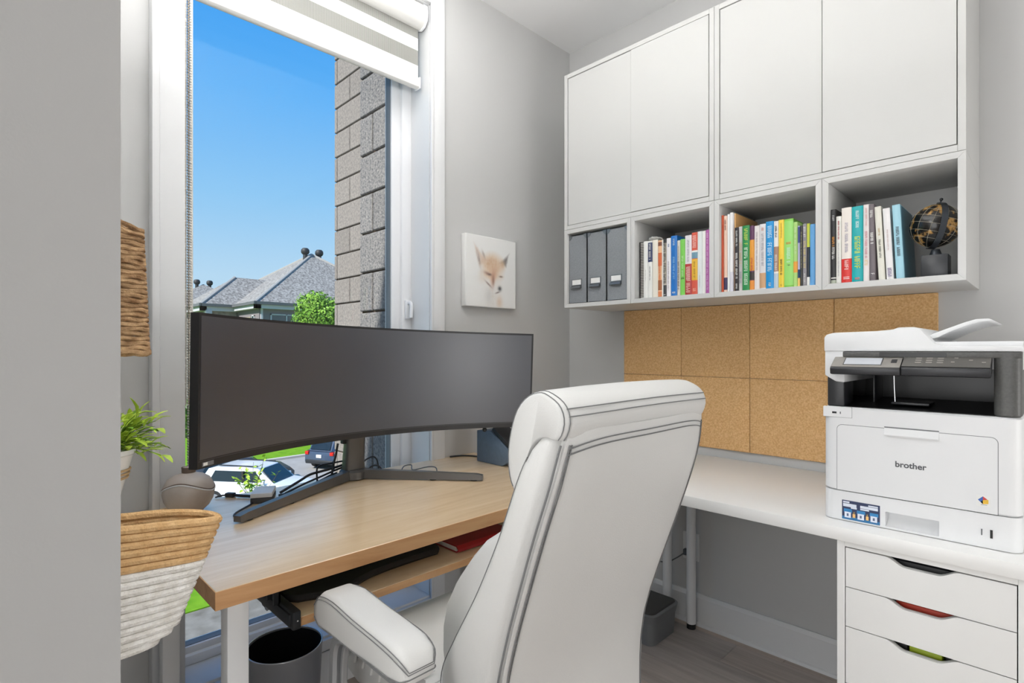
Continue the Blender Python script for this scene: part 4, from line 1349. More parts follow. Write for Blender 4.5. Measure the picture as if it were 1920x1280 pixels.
for u0 in (.05, .40, .74):
    stk(u0, u0 + .22, .38, .56, (44, 128, 186))
    stk(u0 + .02, u0 + .19, .10, .40, LB, 1)
    stk(u0 + .08, u0 + .13, .18, .32, (90, 100, 130), 2)
for u0 in (.29, .64):
    stk(u0, u0 + .07, .14, .34, (232, 184, 110), 1)
    stk(u0 + .02, u0 + .05, .36, .44, (180, 150, 70), 1)
# usb flap
rpanel(1.377, 1.4445, 1.0145, 1.0425, 0.002, PY0 - 0.0003, PY0 + 0.004, 'usb_gap', 'printer_line', body)
uf = rpanel(1.3765, 1.4438, 1.0152, 1.0428, 0.002, PY0 - 0.0008, PY0 + 0.004, 'usb_flap', 'printer_white', t)
MB().box(1.398, 1.4085, PY0 - 0.0014, PY0, 1.0245, 1.0295).build('usb_port', 'ink_black', uf, smooth=False)
MB().box(1.4165, 1.4185, PY0 - 0.0014, PY0, 1.024, 1.030).build('usb_symbol', 'ink_grey', uf, smooth=False)
# output bay
mb = MB()
mb.prism([(PY0 + 0.012, 1.0432), (PY0 + 0.012, 1.0445), (-0.40, 1.0620), (-0.24, 1.0500), (-0.24, 1.0432)], 0, PX0 + 0.012, PX1 - 0.046)
bay = mb.build('output_tray', 'printer_black', t, smooth=False)
MB().box(1.52, 1.60, -0.545, -0.46, 1.0530, 1.0600, bev=0.002).build('paper_stop', 'printer_dark', bay)
mb = MB(); mb.box(PX0 + 0.012, PX1 - 0.02, -0.245, PY1, 1.043, 1.16)
mb.build('bay_back', 'printer_black', t, smooth=False)
for nm_, b_ in (('left_column', (1.384, 1.425, -0.592, -0.50, 1.0432, 1.150)), ('inner_column', (1.470, 1.476, -0.50, -0.40, 1.045, 1.150)), ('rear_column', (1.384, 1.40, -0.50, -0.20, 1.0432, 1.150))):
    MB().box(*b_, bev=0.004).build(nm_, 'printer_dark', t)
MB().tube([(1.532, -0.575, 1.135), (1.5325, -0.574, 1.10), (1.534, -0.573, 1.063)], 0.0013, 6).build('support_wire', 'chrome', t)
mb = rbox(1.7235, PX1 - 0.0005, PY0, PY1, 1.0445, 1.192, 0.018, 0.003)
mb.build('right_column', 'printer_smoke', t, ang=30)
# scanner: white left flank with chamfered underside, dark front band
mb = MB()
mb.prism([(1.379, 1.1265), (1.379, 1.215), (1.426, 1.215), (1.426, 1.108), (1.405, 1.110)], 1, PY0 + 0.004, PY1 + 0.02, bev=0.003)
mb.box(1.420, PX1 + 0.0, PY0 + 0.03, PY1 + 0.02, 1.150, 1.215)
mb.build('scanner_body', 'printer_white', t, ang=30)
sb = MB().box(1.4225, PX1 - 0.001, PY0 + 0.0005, PY0 + 0.032, 1.1765, 1.1905, bev=0.002).build('scanner_band', 'printer_smoke', t)
MB().box(1.505, 1.640, PY0 - 0.0003, PY0 + 0.01, 1.1775, 1.1890).build('lid_grip', 'printer_black', sb, smooth=False)
# document feeder lid
mb = MB()
prof = [(1.378, 1.1915), (1.378, 1.228), (1.383, 1.236), (1.400, 1.241), (1.500, 1.2435), (1.534, 1.2465), (1.545, 1.2515), (1.578, 1.2515), (1.590, 1.2455), (1.612, 1.216), (1.622, 1.2075), (1.640, 1.2040), (1.772, 1.2045), (1.774, 1.1915)]
mb.prism(prof, 1, PY0 + 0.001, PY1 + 0.03, bev=0.0025)
lid = mb.build('feeder_lid', 'printer_white', t, ang=30)
mb = MB()
mb.prism([(1.598, 1.2270), (1.606, 1.2345), (1.668, 1.2615), (1.690, 1.2685), (1.712, 1.2690), (1.719, 1.2655), (1.712, 1.2625), (1.694, 1.2615), (1.674, 1.2545), (1.640, 1.2395), (1.618, 1.2265), (1.604, 1.2215)], 1, PY0 + 0.05, PY1 - 0.06, bev=0.0015)
mb.build('document_tray', 'printer_white', t, ang=30)
# control panel
def cpanel(x0, x1, yfr, zoff, name):
    mb = MB()
    q = [(PY0 + 0.006, 1.1765 + zoff), (yfr, 1.1500 + zoff), (yfr - 0.002, 1.146 + zoff), (yfr, 1.1320 + zoff * 0.2), (yfr + 0.012, 1.1305 + zoff * 0.2), (PY0 + 0.006, 1.145)]
    mb.prism(q, 0, x0, x1, bev=0.003)
    return mb.build(name, 'printer_dark', t, ang=30)
YPF = -0.640
cp = cpanel(1.4025, 1.5555, YPF, 0.0, 'display_panel')
cp2 = cpanel(1.5565, 1.7215, YPF + 0.002, 0.003, 'key_panel')
sl = math.atan2(1.1765 - 1.1500, (PY0 + 0.006) - YPF)
def on_panel(x0, x1, s0, s1, th, name, m, par, zo=0.0, bev=0.0):
    """slab lying on the sloped panel: s runs from the front edge (0) to the back (1)"""
    L = math.hypot(1.1765 - 1.1500, PY0 + 0.006 - YPF)
    M = Matrix.Translation((0, YPF, 1.1500 + zo)) @ Matrix.Rotation(sl, 4, 'X')
    return MB().box(x0, x1, s0 * L, s1 * L, 0, th, bev=bev, M=M).build(name, m, par, smooth=False)
pf = on_panel(1.4045, 1.5540, 0.04, 0.97, 0.0009, 'panel_face', 'printer_grey', cp)
on_panel(1.4300, 1.5150, 0.22, 0.88, 0.0014, 'screen_frame', 'printer_dark', cp)
on_panel(1.4320, 1.5130, 0.25, 0.85, 0.0018, 'touch_screen', 'lcd', cp)
on_panel(1.5575, 1.7205, 0.06, 0.97, 0.0009, 'panel_face', 'printer_panel', cp2, 0.003)
for i in range(3):
    for j in range(3):
        on_panel(1.582 + i * 0.021, 1.594 + i * 0.021, 0.35 + j * 0.19, 0.45 + j * 0.19, 0.0016, 'key', 'printer_grey', cp2, 0.003)
on_panel(1.533, 1.545, 0.45, 0.75, 0.0016, 'key', 'printer_dark', cp, 0.0)
for x, s in ((1.655, .78), (1.650, .42), (1.682, .6), (1.705, .42)):
    on_panel(x, x + 0.007, s, s + 0.09, 0.0016, 'key', 'printer_grey', cp2, 0.003)

# ------------------------------------------------------------------ fox canvas
t = thing('wall_canvas', 'small square white canvas print of a fox head on the grey wall', 'picture', (0.0, -0.59, 1.385))
FY0, FY1, FZ0, FZ1, FX = -0.743, -0.437, 1.385, 1.7005, 0.031
MB().box(0.0008, FX, FY0, FY1, FZ0, FZ1, bev=0.003).build('stretched_canvas', 'canvas_edge', t)
N = 110
def sm(a, b_, x):
    k = min(1, max(0, (x - a) / (b_ - a)))
    return k * k * (3 - 2 * k)
def gauss(u, v_, cu, cv, su, sv, rot=0.0):
    du, dv = u - cu, v_ - cv
    c, s = math.cos(rot), math.sin(rot)
    a, b_ = (du * c + dv * s) / su, (-du * s + dv * c) / sv
    return math.exp(-(a * a + b_ * b_))
def tri(u, v_, A, B, Cc, soft):
    def e(p, q):
        nx, ny = q[1] - p[1], p[0] - q[0]
        L = math.hypot(nx, ny)
        return ((u - p[0]) * nx + (v_ - p[1]) * ny) / L
    d = [e(A, B), e(B, Cc), e(Cc, A)]
    cx, cy = (A[0] + B[0] + Cc[0]) / 3, (A[1] + B[1] + Cc[1]) / 3
    s = 1 if ((cx - A[0]) * (B[1] - A[1]) + (cy - A[1]) * (A[0] - B[0])) > 0 else -1
    return sm(-soft, soft, min(s * x for x in d))
def foxcol(u, v_):
    nz = mnoise.noise(Vector((u * 30, v_ * 9, 1.0))) * 0.5 + mnoise.noise(Vector((u * 70, v_ * 30, 4.0))) * 0.5
    c = Vector((238, 238, 236))
    def mixc(c, d, k):
        k = min(1, max(0, k))
        return c * (1 - k) + Vector(d) * k
    jag = nz * 0.02
    # pale neck fur
    c = mixc(c, (222, 214, 206), 0.7 * gauss(u, v_, 0.50, 0.10, 0.16, 0.22) * (0.7 + nz))
    c = mixc(c, (222, 196, 172), 0.8 * gauss(u, v_, 0.66, 0.07, 0.06, 0.09))
    c = mixc(c, (206, 206, 204), 0.6 * gauss(u, v_, 0.44, 0.16, 0.07, 0.12))
    # ears
    k = tri(u + jag, v_, (0.16, 0.86), (0.25, 0.58), (0.40, 0.66), 0.03)
    c = mixc(c, (216, 196, 182), k)
    c = mixc(c, (120, 104, 98), 0.8 * gauss(u, v_, 0.235, 0.68, 0.022, 0.11, 0.28) * (0.8 + nz))
    c = mixc(c, (130, 110, 98), 0.7 * gauss(u, v_, 0.335, 0.74, 0.02, 0.06, 0.5))
    k = tri(u + jag, v_, (0.84, 0.78), (0.68, 0.66), (0.80, 0.62), 0.03)
    c = mixc(c, (104, 98, 96), k)
    c = mixc(c, (198, 160, 124), 0.9 * gauss(u, v_, 0.72, 0.64, 0.05, 0.06))
    # head
    hd = max(gauss(u + jag, v_, 0.52, 0.60, 0.21, 0.17), 0.8 * gauss(u + jag, v_, 0.50, 0.48, 0.22, 0.12))
    c = mixc(c, (214, 176, 138), min(1, hd * 1.7 - 0.25) * (0.85 + 0.3 * nz))
    c = mixc(c, (196, 150, 110), 0.7 * gauss(u, v_, 0.46, 0.64, 0.12, 0.07) * (0.7 + nz))
    c = mixc(c, (232, 222, 212), 0.8 * gauss(u, v_, 0.30, 0.40, 0.08, 0.07))
    # muzzle
    c = mixc(c, (190, 128, 96), 0.8 * gauss(u, v_, 0.53, 0.43, 0.05, 0.13, -0.2))
    c = mixc(c, (234, 228, 222), 0.9 * gauss(u, v_, 0.62, 0.33, 0.07, 0.10, -0.3))
    c = mixc(c, (236, 230, 224), 0.9 * gauss(u, v_, 0.42, 0.36, 0.05, 0.05))
    c = mixc(c, (140, 96, 80), 0.9 * gauss(u, v_, 0.42, 0.475, 0.07, 0.022, -0.25))
    c = mixc(c, (120, 80, 66), 0.8 * gauss(u, v_, 0.53, 0.38, 0.022, 0.07))
    c = mixc(c, (92, 66, 56), gauss(u, v_, 0.455, 0.468, 0.035, 0.013))
    c = mixc(c, (110, 82, 66), gauss(u, v_, 0.690, 0.455, 0.035, 0.012))
    c = mixc(c, (110, 88, 82), 0.9 * gauss(u, v_, 0.43, 0.325, 0.07, 0.012, -0.6))
    c = mixc(c, (60, 58, 60), gauss(u, v_, 0.665, 0.275, 0.034, 0.032) * 1.15)
    c = mixc(c, (90, 76, 74), 0.9 * gauss(u, v_, 0.62, 0.215, 0.045, 0.010, 0.3))
    return c * 0.8 + Vector((240, 240, 238)) * 0.2
me = bpy.data.meshes.new('fox_print')
vs, fs, cols_ = [], [], []
for j in range(N + 1):
    for i in range(N + 1):
        u, w_ = i / N, j / N
        vs.append((FX + 0.0004, FY0 + 0.004 + (FY1 - FY0 - 0.008) * u + 0.59, (FZ1 - FZ0 - 0.008) * w_ + 0.004))
        cols_.append(foxcol(u, w_))
for j in range(N):
    for i in range(N):
        a = j * (N + 1) + i
        fs.append((a, a + 1, a + N + 2, a + N + 1))
me.from_pydata(vs, [], fs)
ca = me.color_attributes.new('print', 'FLOAT_COLOR', 'POINT')
for i, c in enumerate(cols_):
    ca.data[i].color = lin(c)
fm = bpy.data.materials.new('fox_print')
fm.use_nodes = True
n = fm.node_tree
at = n.nodes.new('ShaderNodeAttribute')
at.attribute_name = 'print'
n.links.new(at.outputs['Color'], n.nodes['Principled BSDF'].inputs['Base Color'])
n.nodes['Principled BSDF'].inputs['Roughness'].default_value = 0.8
me.materials.append(fm)
o = bpy.data.objects.new('fox_print', me)
C.objects.link(o)
o.parent = t

# ================================================================== WOODEN DESK
DKX, DKY0, DKY1 = 0.712, -1.922, -0.672
t = thing('wooden_desk', 'oak-topped desk with white square legs under the window', 'desk', (0.36, -1.30, 0))
dt = MB().box(0.004, DKX, DKY0, DKY1, 0.704, 0.740, bev=0.0012, seg=1).build('desktop', 'oak', t)
MB().box(DKX - 0.001, DKX + 0.0008, DKY0 - 0.0004, DKY1, 0.7045, 0.7392).build('edge_band', 'oak_edge', dt, smooth=False)
MB().box(0.004, DKX, DKY0 - 0.0008, DKY0 + 0.001, 0.7045, 0.7392).build('edge_band', 'oak_edge', dt, smooth=False)
for lx, ly in ((0.63, -1.862), (0.10, -1.862), (0.63, -0.73), (0.10, -0.73)):
    MB().box(lx - 0.021, lx + 0.021, ly - 0.021, ly + 0.021, 0.0, 0.704, bev=0.003).build('leg', 'leg_white', t)
mb = MB()
mb.box(0.12, 0.61, -1.872, -1.852, 0.640, 0.704); mb.box(0.12, 0.61, -0.74, -0.72, 0.640, 0.704)
mb.build('side_rail', 'leg_white', t, smooth=False)

# keyboard tray
t = thing('keyboard_tray', 'pull-out oak keyboard tray on black slides under the desk', 'keyboard tray', (0.52, -1.35, 0.60))
tb = MB().box(0.36, 0.690, -1.752, -0.95, 0.607, 0.625, bev=0.0015, seg=1).build('tray_board', 'oak', t)
MB().box(0.689, 0.6915, -1.752, -0.95, 0.6075, 0.6245).build('edge_band', 'oak_edge', tb, smooth=False)
for y0, y1 in ((-1.775, -1.753), (-0.949, -0.927)):
    mb = MB()
    mb.box(0.33, 0.700, y0 + 0.004, y1, 0.606, 0.645, bev=0.003)
    mb.box(0.30, 0.690, y0, y0 + 0.010, 0.612, 0.638, bev=0.002)
    sl_ = mb.build('slide_rail', 'slide_black', t)
    mb = MB()
    mb.box(0.585, 0.630, y0 + 0.002, y0 + 0.006, 0.640, 0.7038)
    mb.box(0.585, 0.593, y0 - 0.008, y0 + 0.006, 0.640, 0.7038); mb.box(0.622, 0.630, y0 - 0.008, y0 + 0.006, 0.640, 0.7038)
    mb.box(0.40, 0.630, y0 - 0.012, y0 + 0.006, 0.700, 0.7038)
    mb.build('hanger_bracket', 'slide_black', sl_, smooth=False)
    MB().box(0.6995, 0.7015, y0 + 0.012, y0 + 0.015, 0.624, 0.627).build('screw', 'chrome', sl_, smooth=False)

# keyboard
t = thing('keyboard', 'black keyboard with palm rest on the pull-out tray', 'keyboard', (0.54, -1.53, 0.6255))
secs = []
for i in range(25):
    u = i / 24
    y = -1.745 + 0.435 * u
    fx = 0.612 + 0.034 * math.exp(-((u - 0.24) / 0.16) ** 2) + 0.004 * math.sin(6 * u)
    if u < 0.04: fx -= 0.02 * (1 - u / 0.04)
    if u > 0.96: fx -= 0.02 * ((u - 0.96) / 0.04)
    secs.append([(0.44, y, 0.6258), (fx, y, 0.6258), (fx + 0.004, y, 0.632), (fx - 0.004, y, 0.641), (fx - 0.06, y, 0.647), (fx - 0.075, y, 0.652), (0.44, y, 0.656)])
kb = MB().loft(secs).build('case', 'keyboard_black', t, ang=40)
kd = None
for r_ in range(5):
    for c in range(20):
        y = -1.735 + c * 0.0212
        x = 0.455 + r_ * 0.0185
        if kd is None:
            o = MB().box(-0.008, 0.008, -0.009, 0.009, 0, 0.006, bev=0.0015, seg=1).build('keycap', 'keycap', None)
            o.parent = t
            kd = o.data
        else:
            o = bpy.data.objects.new('keycap', kd)
            C.objects.link(o)
            o.parent = t
        o.location = Vector((x, y, 0.6545 - r_ * 0.0003)) - OFF[t.name]
mb = MB().tube([(0.640, -1.70, 0.6385), (0.648, -1.66, 0.6385), (0.648, -1.625, 0.6385), (0.640, -1.59, 0.6385)], 0.003, 6, smooth=4)
mb.build('rest_latch', 'keycap', t)

# red notebook on the tray
t = thing('notebook', 'glossy dark red notebook on the keyboard tray', 'notebook', (0.57, -1.18, 0.6255))
MB().box(0.44, 0.640, -1.285, -1.07, 0.6258, 0.6280, bev=0.001, seg=1).build('back_cover', 'red_cover', t)
MB().box(0.443, 0.634, -1.281, -1.074, 0.6280, 0.6420).build('pages', 'paper', t, smooth=False)
mb = MB(); mb.prism([(0.44, 0.6420), (0.638, 0.6420), (0.645, 0.636), (0.645, 0.629), (0.648, 0.629), (0.648, 0.637), (0.640, 0.6450), (0.44, 0.6450)], 1, -1.285, -1.07)
mb.build('front_cover', 'red_cover', t, ang=30)
# loose usb plug hanging under the desk
t = thing('usb_cable', 'loose grey USB plug hanging below the desk beside the slide', 'cable', (0.33, -1.70, 0.70))
MB().tube([(0.33, -1.70, 0.7038), (0.332, -1.70, 0.66), (0.328, -1.70, 0.60), (0.332, -1.70, 0.540)], 0.0022, 6, smooth=6).build('cord', 'cable', t)
PM = Matrix.Translation((0.332, -1.70, 0.542)) @ Matrix.Rotation(0.3, 4, 'X')
MB().box(-0.008, 0.008, -0.006, 0.006, -0.032, 0, bev=0.0015, M=PM).build('plug_body', 'cable', t)
MB().box(-0.006, 0.006, -0.003, 0.003, -0.046, -0.031, M=PM).build('plug_tip', 'metal_corner', t, smooth=False)

# ------------------------------------------------------------------ ultrawide monitor
ML, MR = Vector((0.425, -1.876)), Vector((0.372, -0.688))
mid = (ML + MR) / 2
ch = (MR - ML)
half = ch.length / 2
ch.normalize()
nr = Vector((ch.y, -ch.x))         # toward the viewer
R_ = 1.03
sag = R_ - math.sqrt(R_ * R_ - half * half)
amax = math.asin(half / R_)
MH = 0.366
zc = 1.0865
t = thing('monitor', 'very wide curved black monitor on a V-shaped stand', 'monitor', (0.09, -1.29, 0.740))
def mpt(s, h, d):
    """s in -1..1 along the curve, h height from the centre, d depth behind the front surface"""
    a = s * amax
    p = mid + ch * ((R_ + d) * math.sin(a)) + nr * ((R_) - (R_ + d) * math.cos(a) - sag)
    tiltx = -h * math.tan(math.radians(-2.2))
    q = p + nr * tiltx
    return Vector((q.x, q.y, zc + h - 0.0125 * s))
NS = 48
def mslab(h0, h1, d0, d1, s0=-1.0, s1=1.0, ns=NS):
    secs = []
    for i in range(ns + 1):
        s = s0 + (s1 - s0) * i / ns
        d1v = d1(s) if callable(d1) else d1
        ht = h1 if not callable(d1) else h1
        secs.append([mpt(s, h0, d0), mpt(s, h1, d0), mpt(s, h1, d1v), mpt(s, h0, d1v)])
    return MB().loft(secs)
mslab(-MH / 2, MH / 2, 0.0, 0.022).build('bezel', 'monitor_plastic', t, ang=40)
secs = []
for i in range(NS + 1):
    s = -0.97 + 1.94 * i / NS
    k = 1 - s * s
    dd = 0.022 + 0.06 * k ** 0.7
    hh = MH / 2 * (0.95)
    secs.append([mpt(s, -hh, 0.0215), mpt(s, hh, 0.0215), mpt(s, hh * 0.75, dd), mpt(s, -hh * 0.75, dd)])
MB().loft(secs).build('back_shell', 'monitor_plastic', t, ang=40)
sc = mslab(-MH / 2 + 0.021, MH / 2 - 0.007, -0.0008, 0.002, -0.989, 0.989).build('screen', 'screen', t, ang=40)
mslab(-MH / 2 + 0.0172, -MH / 2 + 0.0180, -0.0006, 0.002, -0.995, 0.995).build('chin_groove', 'cable_grey', t, ang=40)
mslab(-MH / 2 + 0.004, -MH / 2 + 0.014, -0.0008, 0.001, -0.975, -0.915, 4).build('spec_sticker', 'sticker_grey', t)
mslab(-MH / 2 + 0.0055, -MH / 2 + 0.0125, -0.0011, 0.001, -0.970, -0.948, 4).build('sticker_mark', 'ink_white', t)
mb = MB()
mb.sphere(mpt(0.71, -MH / 2 - 0.008, 0.012), 0.009, 10, 8)
mb.build('control_knob', 'black_rubber', t)
# stand
HX, HY = 0.070, -1.292
mb = MB()
secs = []
for z, hx, hy, cx in ((0.752, 0.026, 0.038, HX), (0.80, 0.024, 0.036, HX), (0.90, 0.022, 0.034, HX + 0.012), (1.06, 0.020, 0.034, HX + 0.03)):
    secs.append([(p[0], p[1], z) for p in rrect(cx, HY, hx, hy, 0.014, 4)])
mb.loft(secs)
neck = mb.build('neck', 'monitor_stand', t)
MB().box(HX - 0.02, HX + 0.07, HY - 0.05, HY + 0.05, 1.02, 1.12, bev=0.006).build('mount_block', 'monitor_plastic', neck)
MB().box(HX - 0.006, HX + 0.014, HY - 0.047, HY - 0.034, 0.868, 0.884, bev=0.002).build('cable_hook', 'black_rubber', neck)
mb = MB(); mb.lathe([(0.044, 0.741), (0.048, 0.744), (0.048, 0.768), (0.042, 0.775), (0.01, 0.777)], (HX, HY, 0), 24)
mb.build('hub', 'monitor_stand', t)
def foot(tip, w0, w1, side):
    a = Vector((HX, HY, 0)); b_ = Vector((tip[0], tip[1], 0))
    d = (b_ - a).normalized(); s = Vector((-d.y, d.x, 0))
    secs = []
    for u, w, h in ((0.02, w0, 0.030), (0.5, w0 * 0.85, 0.026), (0.95, w1, 0.020), (1.0, w1 * 0.92, 0.016)):
        p = a.lerp(b_, u)
        zb_ = 0.7445
        secs.append([p + s * w + Vector((0, 0, zb_)), p + s * w * 0.80 + Vector((0, 0, zb_ + h)), p - s * w * 0.80 + Vector((0, 0, zb_ + h)), p - s * w + Vector((0, 0, zb_))])
    f_ = MB().loft(secs).build('foot', 'monitor_stand', t, ang=30)
    for u in (0.62, 0.93):
        p = a.lerp(b_, u)
        mb = MB(); mb.cyl((p.x, p.y, 0.7405), (p.x, p.y, 0.746), 0.012, n=14)
        mb.build('rubber_pad', 'black_rubber', f_)
foot((0.315, -1.756), 0.0165, 0.0135, 0)
foot((0.420, -0.990), 0.0165, 0.0135, 1)

# ------------------------------------------------------------------ cables and adapter behind the stand
CG = 'cables behind the monitor stand'
def cable(label, pts, r, m='cable', grp=CG, name='cable'):
    return tag(MB().tube(pts, r * 1.2, 7, smooth=7).build(name, m), label, 'cable', grp)
cable('thick dark cable curving over the left stand foot into the neck', [(0.10, -1.56, 0.745), (0.085, -1.495, 0.766), (0.054, -1.443, 0.775), (0.045, -1.395, 0.778), (0.03, -1.333, 0.781), (0.018, -1.27, 0.79), (0.022, -1.235, 0.82)], 0.0036)
cable('dark cable running just behind the left stand foot', [(0.115, -1.55, 0.744), (0.085, -1.47, 0.757), (0.06, -1.41, 0.763), (0.03, -1.34, 0.770), (0.01, -1.27, 0.778)], 0.0028)
cable('third dark cable lying close to the left stand foot', [(0.15, -1.575, 0.744), (0.115, -1.50, 0.748), (0.08, -1.43, 0.752), (0.036, -1.36, 0.757), (0.02, -1.33, 0.757)], 0.0028)
cable('squared-off cable loop standing left of the monitor neck', [(0.04, -1.411, 0.744), (0.04, -1.412, 0.785), (0.04, -1.400, 0.797), (0.04, -1.352, 0.799), (0.036, -1.31, 0.799), (0.03, -1.267, 0.792), (0.02, -1.24, 0.78)], 0.0026)
cable('cable dropping diagonally left from the neck hook', [(0.060, -1.346, 0.868), (0.052, -1.350, 0.824), (0.05, -1.357, 0.796), (0.05, -1.366, 0.744)], 0.0032)
cable('cable dropping straight on the right side of the neck', [(0.05, -1.236, 0.90), (0.05, -1.240, 0.868), (0.045, -1.248, 0.828), (0.03, -1.262, 0.79), (0.02, -1.29, 0.775)], 0.0032)
cable('tall dark cable loop right of the monitor neck', [(0.03, -1.247, 0.771), (0.03, -1.222, 0.789), (0.03, -1.192, 0.797), (0.03, -1.174, 0.782), (0.03, -1.167, 0.744)], 0.0026)
cable('low cable loop at the foot of the neck, right side', [(0.05, -1.235, 0.752), (0.04, -1.20, 0.765), (0.04, -1.175, 0.762), (0.045, -1.16, 0.744)], 0.0026)
cable('thin grey cable loop lying behind the right stand foot', [(0.15, -1.150, 0.744), (0.11, -1.109, 0.760), (0.115, -1.079, 0.762), (0.15, -1.095, 0.752), (0.166, -1.04, 0.757), (0.195, -1.026, 0.757), (0.21, -1.03, 0.744)], 0.0018, 'cable_grey')
cable('dark cable leading from the speaker along the wall', [(0.14, -0.742, 0.744), (0.09, -0.735, 0.7435), (0.04, -0.765, 0.7435), (0.02, -0.82, 0.7435)], 0.0028)
t = thing('power_adapter', 'white and grey power adapter box beside the left stand foot', 'adapter', (0.13, -1.62, 0.740))
M = Matrix.Translation((0.13, -1.622, 0.7405)) @ Matrix.Rotation(math.radians(-28), 4, 'Z')
MB().box(-0.045, 0.045, -0.030, 0.030, 0.0, 0.017, bev=0.003, M=M).build('lower_case', 'adapter_dark', t)
MB().box(-0.045, 0.045, -0.030, 0.030, 0.017, 0.031, bev=0.003, M=M).build('upper_case', 'adapter_white', t)
t = thing('video_connector', 'black cable connector lying at the back edge beside the vase', 'connector', (0.03, -1.68, 0.740))
MB().box(-0.014, 0.014, -0.008, 0.008, 0, 0.013, bev=0.002, M=Matrix.Translation((0.026, -1.683, 0.7405)) @ Matrix.Rotation(math.radians(35), 4, 'Z')).build('plug_body', 'cable', t)
MB().tube([(0.036, -1.675, 0.747), (0.06, -1.660, 0.746), (0.075, -1.648, 0.746), (0.09, -1.642, 0.746)], 0.0045, 8, smooth=4).build('cord', 'cable', t)
MB().tube([(0.018, -1.689, 0.746), (0.014, -1.705, 0.7465), (0.014, -1.722, 0.744)], 0.0025, 6, smooth=4).build('tail', 'cable', t)
cable('flat dark cable between the adapter and the stand foot', [(0.135, -1.578, 0.7455), (0.137, -1.555, 0.746), (0.137, -1.53, 0.745), (0.14, -1.50, 0.7445)], 0.0040)
cable('thin dark cable looping round the tip of the left stand foot', [(0.142, -1.655, 0.748), (0.165, -1.670, 0.744), (0.195, -1.702, 0.7435), (0.22, -1.727, 0.7435), (0.245, -1.742, 0.7435), (0.262, -1.742, 0.7435)], 0.0024)

# ------------------------------------------------------------------ vase
t = thing('vase', 'round grey-brown ceramic vase with a wavy glaze line on the desk', 'vase', (0.105, -1.815, 0.740))
VC = (0.100, -1.815, 0.7402)
prof = [(0.030, 0.0), (0.036, 0.002), (0.051, 0.016), (0.061, 0.034), (0.065, 0.055), (0.0625, 0.074), (0.053, 0.092), (0.038, 0.102), (0.021, 0.107), (0.0165, 0.1095), (0.0165, 0.122), (0.018, 0.1245), (0.0145, 0.1245), (0.0125, 0.118), (0.0125, 0.100), (0.002, 0.098)]
MB().lathe(prof, VC, 48).build('body', 'ceramic', t, ang=50)
def vr(z):
    for (r0, z0), (r1, z1) in zip(prof, prof[1:]):
        if z0 <= z <= z1 and z1 > z0:
            return r0 + (r1 - r0) * (z - z0) / (z1 - z0)
    return 0.05
pts, pts2 = [], []
for k in range(72):
    a = 2 * PI * k / 72
    z = 0.076 + 0.013 * math.cos(2 * (a + 0.62))
    r = vr(z) + 0.0002
    pts.append((VC[0] + r * math.cos(a), VC[1] + r * math.sin(a), VC[2] + z))
    r = vr(z - 0.0035) + 0.0004
    pts2.append((VC[0] + r * math.cos(a), VC[1] + r * math.sin(a), VC[2] + z - 0.0035))
MB().tube(pts, 0.0017, 6, loop=True).build('glaze_groove', 'ceramic_dark', t)
MB().tube(pts2, 0.0022, 6, loop=True).build('glaze_ridge', 'adapter_white', t)
MB().lathe([(0.0170, 0.1100), (0.0176, 0.112), (0.0176, 0.120), (0.0186, 0.1248), (0.014, 0.1250)], VC, 32, caps=False).build('neck_ring', 'ceramic_dark', t)

# ------------------------------------------------------------------ speaker
t = thing('speaker', 'dark blue-grey desk speaker with angled black front at the desk corner', 'speaker', (0.25, -0.71, 0.740))
mb = MB()
mb.prism([(0.152, 0.7405), (0.300, 0.7405), (0.345, 0.765), (0.345, 0.800), (0.232, 0.872), (0.152, 0.866)], 1, -0.785, -0.690, bev=0.003)
mb.build('cabinet', 'speaker_blue', t, ang=30)
mb = MB()
mb.prism([(0.236, 0.874), (0.348, 0.803), (0.356, 0.815), (0.244, 0.886)], 1, -0.780, -0.695, bev=0.002)
mb.build('front_grille', 'speaker_black', t, ang=30)
MB().cyl((0.150, -0.738, 0.752), (0.153, -0.738, 0.752), 0.008).build('cable_socket', 'black_rubber', t)

# ------------------------------------------------------------------ waste bin
t = thing('waste_bin', 'round dark grey metal waste bin under the desk', 'bin', (0.215, -1.585, 0))
BC = (0.205, -1.588, 0)
MB().lathe([(0.001, 0.001), (0.088, 0.001), (0.090, 0.004), (0.1065, 0.318)], BC, 48, caps=False).lathe([(0.002, 0.010), (0.0855, 0.010), (0.1035, 0.318)], BC, 48, caps=False).build('shell', 'bin_grey', t)
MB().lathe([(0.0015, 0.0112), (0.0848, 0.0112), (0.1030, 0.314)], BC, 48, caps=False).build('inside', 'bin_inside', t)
MB().tube([(BC[0] + 0.1052 * math.cos(2 * PI * k / 64), BC[1] + 0.1052 * math.sin(2 * PI * k / 64), 0.319) for k in range(64)], 0.0022, 8, loop=True).build('rim', 'bin_rim', t)

